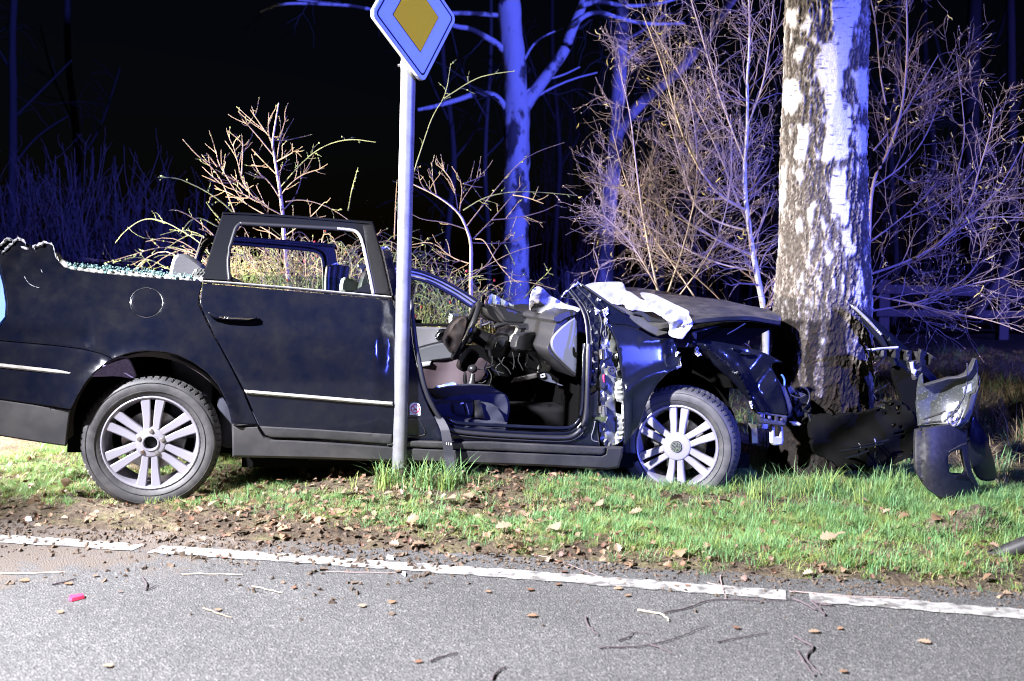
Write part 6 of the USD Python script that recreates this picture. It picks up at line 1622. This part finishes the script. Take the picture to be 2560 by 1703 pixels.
def instancer(name, label, cat, protos, pos, idx, yaw, scale, tilt=None):
    pi = UsdGeom.PointInstancer.Define(stage, '/World/' + name)
    tag(pi.GetPrim(), label, cat, None, 'stuff')
    rel = pi.CreatePrototypesRel()
    for i, (vf, m) in enumerate(protos):
        p = f'/World/{name}/{"tuft" if "leaf" not in name else "leaf"}_{i:03d}'
        usdkit.mesh(stage, p, vf, M[m], False)
        rel.AddTarget(p)
    pi.CreatePositionsAttr(Vt.Vec3fArray.FromNumpy(np.asarray(pos, np.float32)))
    pi.CreateProtoIndicesAttr(Vt.IntArray.FromNumpy(np.asarray(idx, np.int32)))
    q = []
    for k in range(len(pos)):
        r = Gf.Rotation(Gf.Vec3d(0, 0, 1), math.degrees(yaw[k]))
        if tilt is not None:
            r = Gf.Rotation(Gf.Vec3d(1, 0, 0), tilt[k][0]) * Gf.Rotation(Gf.Vec3d(0, 1, 0), tilt[k][1]) * r
        g = r.GetQuat(); q.append(Gf.Quath(g.GetReal(), *g.GetImaginary()))
    pi.CreateOrientationsAttr(Vt.QuathArray(q))
    pi.CreateScalesAttr(Vt.Vec3fArray.FromNumpy(np.asarray(scale, np.float32)))


def project(p):
    rel = np.asarray(p) - EYE
    c, s = math.cos(PITCH), math.sin(PITCH)
    dep = rel[:, 1] * c - rel[:, 2] * s
    return CX + F * rel[:, 0] / dep, CY - F * (rel[:, 1] * s + rel[:, 2] * c) / dep


def in_trunk(x, y):
    return np.hypot(x - TX, y - TY) < .30


def in_wheel(x, y):
    bad = np.zeros(len(x), bool)
    for c, hl in ((PR, .10), (PF, .13)):
        rel = np.stack([x - c[0], y - c[1]], 1)
        s_, o_ = rel @ CU[:2], rel @ CN[:2]
        bad |= (np.abs(s_) < hl) & (o_ < .015) & (o_ > -.23)
    return bad


def scatter(n, a0, a1, d0, d1, seed, keep):
    rg = np.random.RandomState(seed)
    a, d = rg.uniform(a0, a1, n), rg.uniform(d0, d1, n)
    p = line_xy(a[None], d[None])[0]
    ok = ~in_trunk(p[:, 0], p[:, 1]) & ~in_wheel(p[:, 0], p[:, 1]) & (rg.rand(n) < keep(a, d, p))
    p = p[ok]; p[:, 2] = gz(p[:, 0], p[:, 1]) - .004
    return p, rg


def cover(a, d, p):
    x = p[:, 0]
    n = meshkit.fbm(p * [3.2, 3.2, 0], 3, 91)
    start = np.interp(x, [-3, -1.4, -.6, 0, .6, 1.5, 3], [.48, .50, .38, .28, .24, .25, .25])
    k = sstep(d, start - .08, start + .28)
    dens = np.interp(x, [-3, -1.6, -1.1, -.3, .3, .9, 3], [1.0, .9, .6, .72, .85, 1, 1])
    dens = np.where(d > 1.6, np.maximum(dens, .7), dens)
    qx, qy = project(p)
    dens = np.where((qx > 2410) & (p[:, 1] < 4.1) & (p[:, 1] > 3.55), dens * .15, dens)
    return k * np.clip(dens * (.16 + 1.3 * sstep(n, .36, .62)), 0.04, 1)


gp = [(tuft(15, .085, .04, .95, .0019, 1), 'grass_green'), (tuft(14, .105, .045, 1.0, .0021, 2), 'grass_cool'), (tuft(16, .065, .04, 1.2, .0018, 3), 'grass_green'), (tuft(12, .13, .03, .75, .0022, 4), 'grass_cool'),
      (tuft(10, .08, .05, 1.4, .0016, 5), 'grass_dry'), (tuft(9, .05, .05, 1.8, .0016, 6), 'grass_dry')]
pos, rg = scatter(52000, -3.6, 3.9, .12, 2.7, 101, cover)
hump = np.interp(pos[:, 0], [-3, -.8, .2, .8, 3], [.55, .55, .62, .70, .78]) * rg.uniform(.65, 1.15, len(pos))
u = rg.rand(len(pos))
gx = np.interp(pos[:, 0], [-2.5, -1.2, -.5, .4, 2.5], [.34, .62, .52, .36, .30])
idx = np.where(u < gx, rg.randint(4, 6, len(pos)), rg.choice([0, 1, 2, 3], len(pos), p=[.34, .30, .26, .10]))
instancer('grass', 'tufts of lit green verge grass between the road and the car', 'grass', gp, pos, idx, rg.uniform(0, 6.28, len(pos)), np.stack([hump] * 3, 1))
pos, rg = scatter(26000, -9, 11, 2.6, 13, 102, lambda a, d, p: np.clip(1.1 - d * .06, .2, 1) * (.35 + .65 * (meshkit.fbm(p * [1.4, 1.4, 0], 3, 92) > .45)))
s_ = rg.uniform(.9, 2.0, len(pos)); u = rg.rand(len(pos))
idx = np.where(u < np.interp(pos[:, 0], [-3, 1, 3], [.45, .55, .85]), rg.randint(4, 6, len(pos)), rg.randint(0, 4, len(pos)))
instancer('field_grass', 'rough dry grass of the field behind the car', 'grass', gp, pos, idx, rg.uniform(0, 6.28, len(pos)), np.stack([s_] * 3, 1))
# tall dry clumps at the right
pos, rg = scatter(1500, 2.0, 9, 2.2, 9, 103, lambda a, d, p: (meshkit.fbm(p * [1.1, 1.1, 0], 2, 93) > .5) * 1.0)
tall = [(tuft(16, .42, .07, 1.0, .0022, 7), 'grass_dry'), (tuft(14, .32, .10, 1.5, .0022, 8), 'grass_dry')]
instancer('dry_stalks', 'tall bleached grass stalks leaning at the right edge of the field', 'grass', tall, pos, rg.randint(0, 2, len(pos)), rg.uniform(0, 6.28, len(pos)), np.stack([rg.uniform(.5, 1.2, len(pos))] * 3, 1))
# the clump of longer blades at the foot of the post and before the grille
pos = []
rg = np.random.RandomState(104)
for c, n, r in (((P(1085, 1185, 4.92)[0], 4.93), 26, .09), ((P(985, 1195, 4.95)[0], 4.93), 14, .09), ((P(2130, 1170, 5.2)[0], 5.2), 30, .22), ((P(1960, 1180, 5.25)[0], 5.25), 24, .2), ((P(2310, 1150, 5.3)[0], 5.3), 24, .12)):
    for _ in range(n):
        x, y = c[0] + rg.normal(0, r), c[1] + rg.normal(0, r * .5)
        pos.append((x, y, gz(x, y) - .004))
tall2 = [(tuft(12, .17, .03, .7, .0024, 9), 'grass_green'), (tuft(10, .21, .03, .8, .0024, 10), 'grass_cool'), (tuft(8, .18, .04, 1.1, .002, 11), 'grass_dry')]
instancer('long_grass', 'longer grass blades at the post and in front of the debris', 'grass', tall2, pos, rg.choice(3, len(pos), p=[.45, .4, .15]), rg.uniform(0, 6.28, len(pos)), np.stack([rg.uniform(.6, 1.1, len(pos))] * 3, 1))


# ------------------------------------------------------------------ fallen oak leaves, twigs and shards
def oak_leaf(seed, L=.085):
    rg = np.random.RandomState(seed)
    t = np.linspace(0, 1, 15)
    half = L * (.08 + .30 * np.sin(np.pi * t ** .8)) * (1 + .34 * np.sin(t * 26 + rg.uniform(0, 1))) * np.where(t < .06, .2, 1)
    half[-1] = .001
    x = t * L - L / 2
    curl = rg.uniform(.15, .55); bend = rg.uniform(-.3, .5)
    v = []
    for xx, h, tt in zip(x, half, t):
        zc = bend * L * (tt - .5) ** 2 * 2
        for s in (-1, 0, 1):
            v.append((xx, s * h, zc + curl * h * abs(s) + rg.uniform(-.002, .002) * abs(s)))
    f = []
    for i in range(14):
        for s in (0, 1):
            a = i * 3 + s
            f += [(a, a + 3, a + 4), (a, a + 4, a + 1)]
    return np.array(v) + [0, 0, .004], np.array(f)


lv = [(oak_leaf(1), 'leaf_tan'), (oak_leaf(2, .075), 'leaf_brown'), (oak_leaf(3, .095), 'leaf_pale'), (oak_leaf(4, .06), 'leaf_brown'), (oak_leaf(5, .07), 'leaf_tan')]


def littercover(a, d, p):
    x = p[:, 0]
    c = np.interp(x, [-3, -1.8, -1, -.2, .5, 1.2, 3], [.25, .35, .9, 1, .75, .35, .25])
    return c * np.clip(1.25 - np.abs(d - .75) * .9, .03, 1) * sstep(d, .06, .25)


pos, rg = scatter(9000, -3.4, 3.6, .06, 2.0, 105, littercover)
pos[:, 2] += rg.uniform(0, .03, len(pos))
instancer('leaf_litter', 'litter of small broken brown leaves along the verge', 'leaves', lv, pos, rg.choice(5, len(pos), p=[.25, .28, .14, .21, .12]), rg.uniform(0, 6.28, len(pos)), np.stack([rg.uniform(.18, .48, len(pos))] * 3, 1), rg.normal(0, 28, (len(pos), 2)))


def litter_bits(n, seed):
    """Crumbs of soil and rotted leaf on the asphalt beside the line."""
    rg = np.random.RandomState(seed); parts = []
    for _ in range(n):
        a = rg.uniform(-3.4, 3.2)
        left = a < -.2
        d = rg.exponential(.10 if not left else .18) * (-1 if rg.rand() < (.38 if left else .25) else 1) + (.14 if not left else .08)
        p = line_xy(np.array([[a]]), np.array([[d]]))[0, 0]
        z = max(0, float(gz(p[0], p[1])))
        s = rg.uniform(.003, .014) * (1.2 if left else .8)
        parts.append(box((p[0], p[1], z + s * .25), (s * rg.uniform(.6, 2), s * rg.uniform(.6, 1.4), s * .5), trimesh.transformations.random_rotation_matrix(rg.rand(3))[:3, :3]))
    return join(parts)


tag(stage.GetPrimAtPath(obj('soil_crumbs', litter_bits(3200, 7), 'soil', None, False)), 'dark soil crumbs and leaf bits strewn along the edge line', 'soil', None, 'stuff')
# molehill
mp = P(2390, 1318, 4.42)


def molehill():
    rg = np.random.RandomState(12); parts = []
    c = np.array([2.03, 4.42])
    for _ in range(420):
        x, y = c[0] + rg.normal(0, .10), c[1] + rg.normal(0, .06)
        s = rg.uniform(.008, .028)
        parts.append(ball((x, y, gz(x, y) + s * .2), s, 1, (1, rg.uniform(.6, 1), rg.uniform(.5, .8))))
    return join(parts)


mh = thing('molehill', 'small heap of fresh crumbly soil in the grass at right', 'molehill', (2.03, 4.42, gz(2.03, 4.42)))
obj('clods', molehill(), 'soil', mh, 30, kind='stuff')

# single leaves one could count: built once, then referenced
made = {}


def leaf_thing(kind, x, y, z, yaw, sc, tilt, label, group, flat=1.0):
    path = numbered('/World/oak_leaf')
    xf = UsdGeom.Xform.Define(stage, path)
    r = Gf.Rotation(Gf.Vec3d(1, 0, 0), float(tilt[0])) * Gf.Rotation(Gf.Vec3d(0, 1, 0), float(tilt[1])) * Gf.Rotation(Gf.Vec3d(0, 0, 1), math.degrees(yaw))
    xf.AddTransformOp().Set(Gf.Matrix4d().SetScale(Gf.Vec3d(float(sc), float(sc), float(sc * flat))) * Gf.Matrix4d().SetRotate(r) * Gf.Matrix4d().SetTranslate(Gf.Vec3d(float(x), float(y), float(z))))
    if kind in made:
        xf.GetPrim().GetReferences().AddInternalReference(made[kind])
        xf.GetPrim().SetInstanceable(True)
    else:
        usdkit.mesh(stage, path + '/blade', lv[kind][0], M[lv[kind][1]], True)
        made[kind] = path
    tag(xf.GetPrim(), label, 'leaf', group)


rg = np.random.RandomState(44)
names = ['tan', 'dark brown', 'pale', 'dark brown', 'tan']
cand, rg2 = scatter(900, -3.0, 2.9, .2, 1.5, 106, littercover)
cand = cand[:130]
for p in cand:
    k = rg.choice(5, p=[.3, .15, .32, .08, .15])
    leaf_thing(k, p[0], p[1], p[2] + rg.uniform(.015, .05), rg.uniform(0, 6.28), rg.uniform(.45, .82) * (1.0 if k in (0, 2) else .75), rg.normal(0, 22, 2), f'curled {names[k]} oak leaf lying in the verge grass', f'{names[k]} oak leaves in the verge grass', .6)
ROADLEAF = [(240, 1440), (560, 1395), (700, 1390), (1000, 1390), (1120, 1375), (1395, 1462), (1545, 1472), (1570, 1490), (1565, 1412), (1840, 1570), (2035, 1580), (2100, 1572), (1690, 1465), (1720, 1465), (270, 1665), (170, 1460), (60, 1452), (1045, 1655), (545, 1525), (1220, 1480), (980, 1505), (1325, 1475), (2310, 1605), (2110, 1680), (1330, 1540), (735, 1470), (905, 1515), (300, 1480), (150, 1530), (1410, 1430)]
for i, (x, y) in enumerate(ROADLEAF):
    p = G(x, y, .004); k = [0, 1, 2, 4][i % 4]
    leaf_thing(k, p[0], p[1], .006, rg.uniform(0, 6.28), rg.uniform(.26, .5), rg.normal(0, 4, 2), f'small {names[k]} leaf lying flat on the asphalt', f'{names[k]} leaves on the asphalt', .3)


def road_twig(pts, r, m, label, group=None, extra=()):
    lines = []
    for q in (pts, *extra):
        g = smooth_line(np.array([G(x, y, .006) for x, y in q]), 2)
        g = g + np.random.RandomState(len(q)).normal(0, .0015, g.shape) * [1, 1, .3]
        lines.append((g, np.linspace(r * .72, r * .35, len(g))))
    o = obj('fallen_twig', tubes(lines, 5), m, None, True)
    tag(stage.GetPrimAtPath(o), label, 'twig', group)


U = conv(1280, 1150, 1.8414); V = conv(0, 1150, 1.8414)
road_twig(U([(580, 690), (640, 700), (700, 710), (722, 740)]), .006, 'twig_pale', 'pale peeled stick with a bent end lying on the asphalt')
road_twig(U([(400, 862), (520, 860), (640, 850), (740, 825), (830, 790), (900, 760)]), .004, 'dim_twig', 'long dark forked twig lying on the road below the pale stick', extra=[U([(640, 850), (700, 870), (740, 892)])])
road_twig(U([(1300, 810), (1350, 840), (1395, 860), (1350, 900), (1380, 950), (1420, 985)]), .006, 'dim_twig', 'crooked dark twig lying on the road nearest the camera', extra=[U([(1315, 880), (1350, 940), (1395, 992)])])
road_twig(U([(945, 838), (1050, 815), (1180, 795)]), .004, 'dim_twig', 'straight dark twig beside the crooked twig on the road')
road_twig(U([(1280, 605), (1350, 610), (1430, 618), (1500, 625), (1680, 632), (1830, 635)]), .004, 'twig_brown', 'thin reddish twig lying along the white edge line')
road_twig(U([(1380, 650), (1400, 670), (1425, 690), (1440, 715)]), .008, 'dim_twig', 'short knobbly twig just below the gap in the edge line', extra=[U([(1300, 640), (1350, 660), (1400, 690)]), U([(1380, 650), (1440, 665), (1480, 668)])])
road_twig(U([(960, 530), (965, 580), (975, 600), (985, 640)]), .004, 'twig_brown', 'dark sprig crossing the white edge line', extra=[U([(900, 565), (960, 580), (985, 585)])])
road_twig(U([(700, 700), (800, 685), (900, 640), (1050, 640), (1200, 650), (1290, 640)]), .004, 'dim_twig', 'long wavy dark twig lying just below the edge line')
road_twig(U([(340, 720), (345, 760), (380, 790), (395, 805)]), .005, 'dim_twig', 'short dark twig with pale tip left of the pale stick')
road_twig(U([(490, 830), (540, 815), (550, 790), (640, 795)]), .004, 'dim_twig', 'small hooked twig above the long forked twig')
road_twig(U([(80, 432), (180, 450), (260, 480), (330, 510), (420, 545)]), .003, 'twig_brown', 'thin brown twig lying across the verge onto the edge line')
road_twig(V([(835, 525), (960, 522), (1120, 528)]), .004, 'twig_pale', 'straight pale straw lying on the road at left')
road_twig(V([(1160, 580), (1230, 595), (1300, 612)]), .0035, 'twig_pale', 'thin pale straw lying right of the straight straw')
road_twig(V([(935, 680), (1000, 705), (1065, 725)]), .0035, 'cane_tan', 'thin slanting tan stem lying on the road')
road_twig(V([(655, 540), (680, 575), (660, 605), (720, 575)]), .005, 'dim_twig', 'dark bent twig on the road right of the red shard')
road_twig(V([(240, 572), (300, 560), (350, 545)]), .006, 'dim_twig', 'dark rotten twig above the red shard')
road_twig(V([(1980, 925), (2040, 900), (2110, 885)]), .005, 'dim_twig', 'dark straight twig near the bottom middle of the road')
road_twig(V([(2265, 1010), (2280, 975), (2330, 950)]), .006, 'dim_twig', 'dark twig cut by the bottom edge of the picture')
road_twig(V([(1500, 512), (1600, 516), (1830, 520)]), .003, 'twig_brown', 'thin brown twig just below the white line at mid left')
road_twig(V([(0, 520), (120, 522), (300, 515)]), .004, 'twig_pale', 'pale straw at the left edge of the road')


def shard(name, pts, m, label, cat, h=.01):
    q = np.array([G(x, y, .0) for x, y in pts]); c = q.mean(0)
    n = len(q); v = np.vstack([q + [0, 0, .003], q + (c - q) * .15 + [0, 0, .003 + h]])
    i = np.arange(n); f = [np.stack([i, (i + 1) % n, (i + 1) % n + n], 1), np.stack([i, (i + 1) % n + n, i + n], 1)] + [np.array([[n, n + k, n + k + 1] for k in range(1, n - 1)])]
    o = obj(name, (v, np.vstack(f)), m, None, False)
    tag(stage.GetPrimAtPath(o), label, cat)


shard('lamp_shard', V([(315, 650), (318, 636), (345, 634), (388, 628), (391, 640), (360, 648), (330, 655)]), 'red', 'bright red plastic lamp shard lying on the road at left', 'shard')
shard('plastic_shard', V([(115, 285), (118, 272), (145, 270), (148, 284)]), 'white', 'small white plastic shard lying in the soil at left', 'shard')
shard('plastic_shard', V([(1778, 458), (1782, 450), (1812, 454), (1812, 464)]), 'white', 'small white shard lying just above the edge line', 'shard')
shard('plastic_shard', V([(1850, 530), (1854, 520), (1868, 526), (1866, 540)]), 'white', 'tiny white shard lying on the road just below the edge line', 'shard', .006)
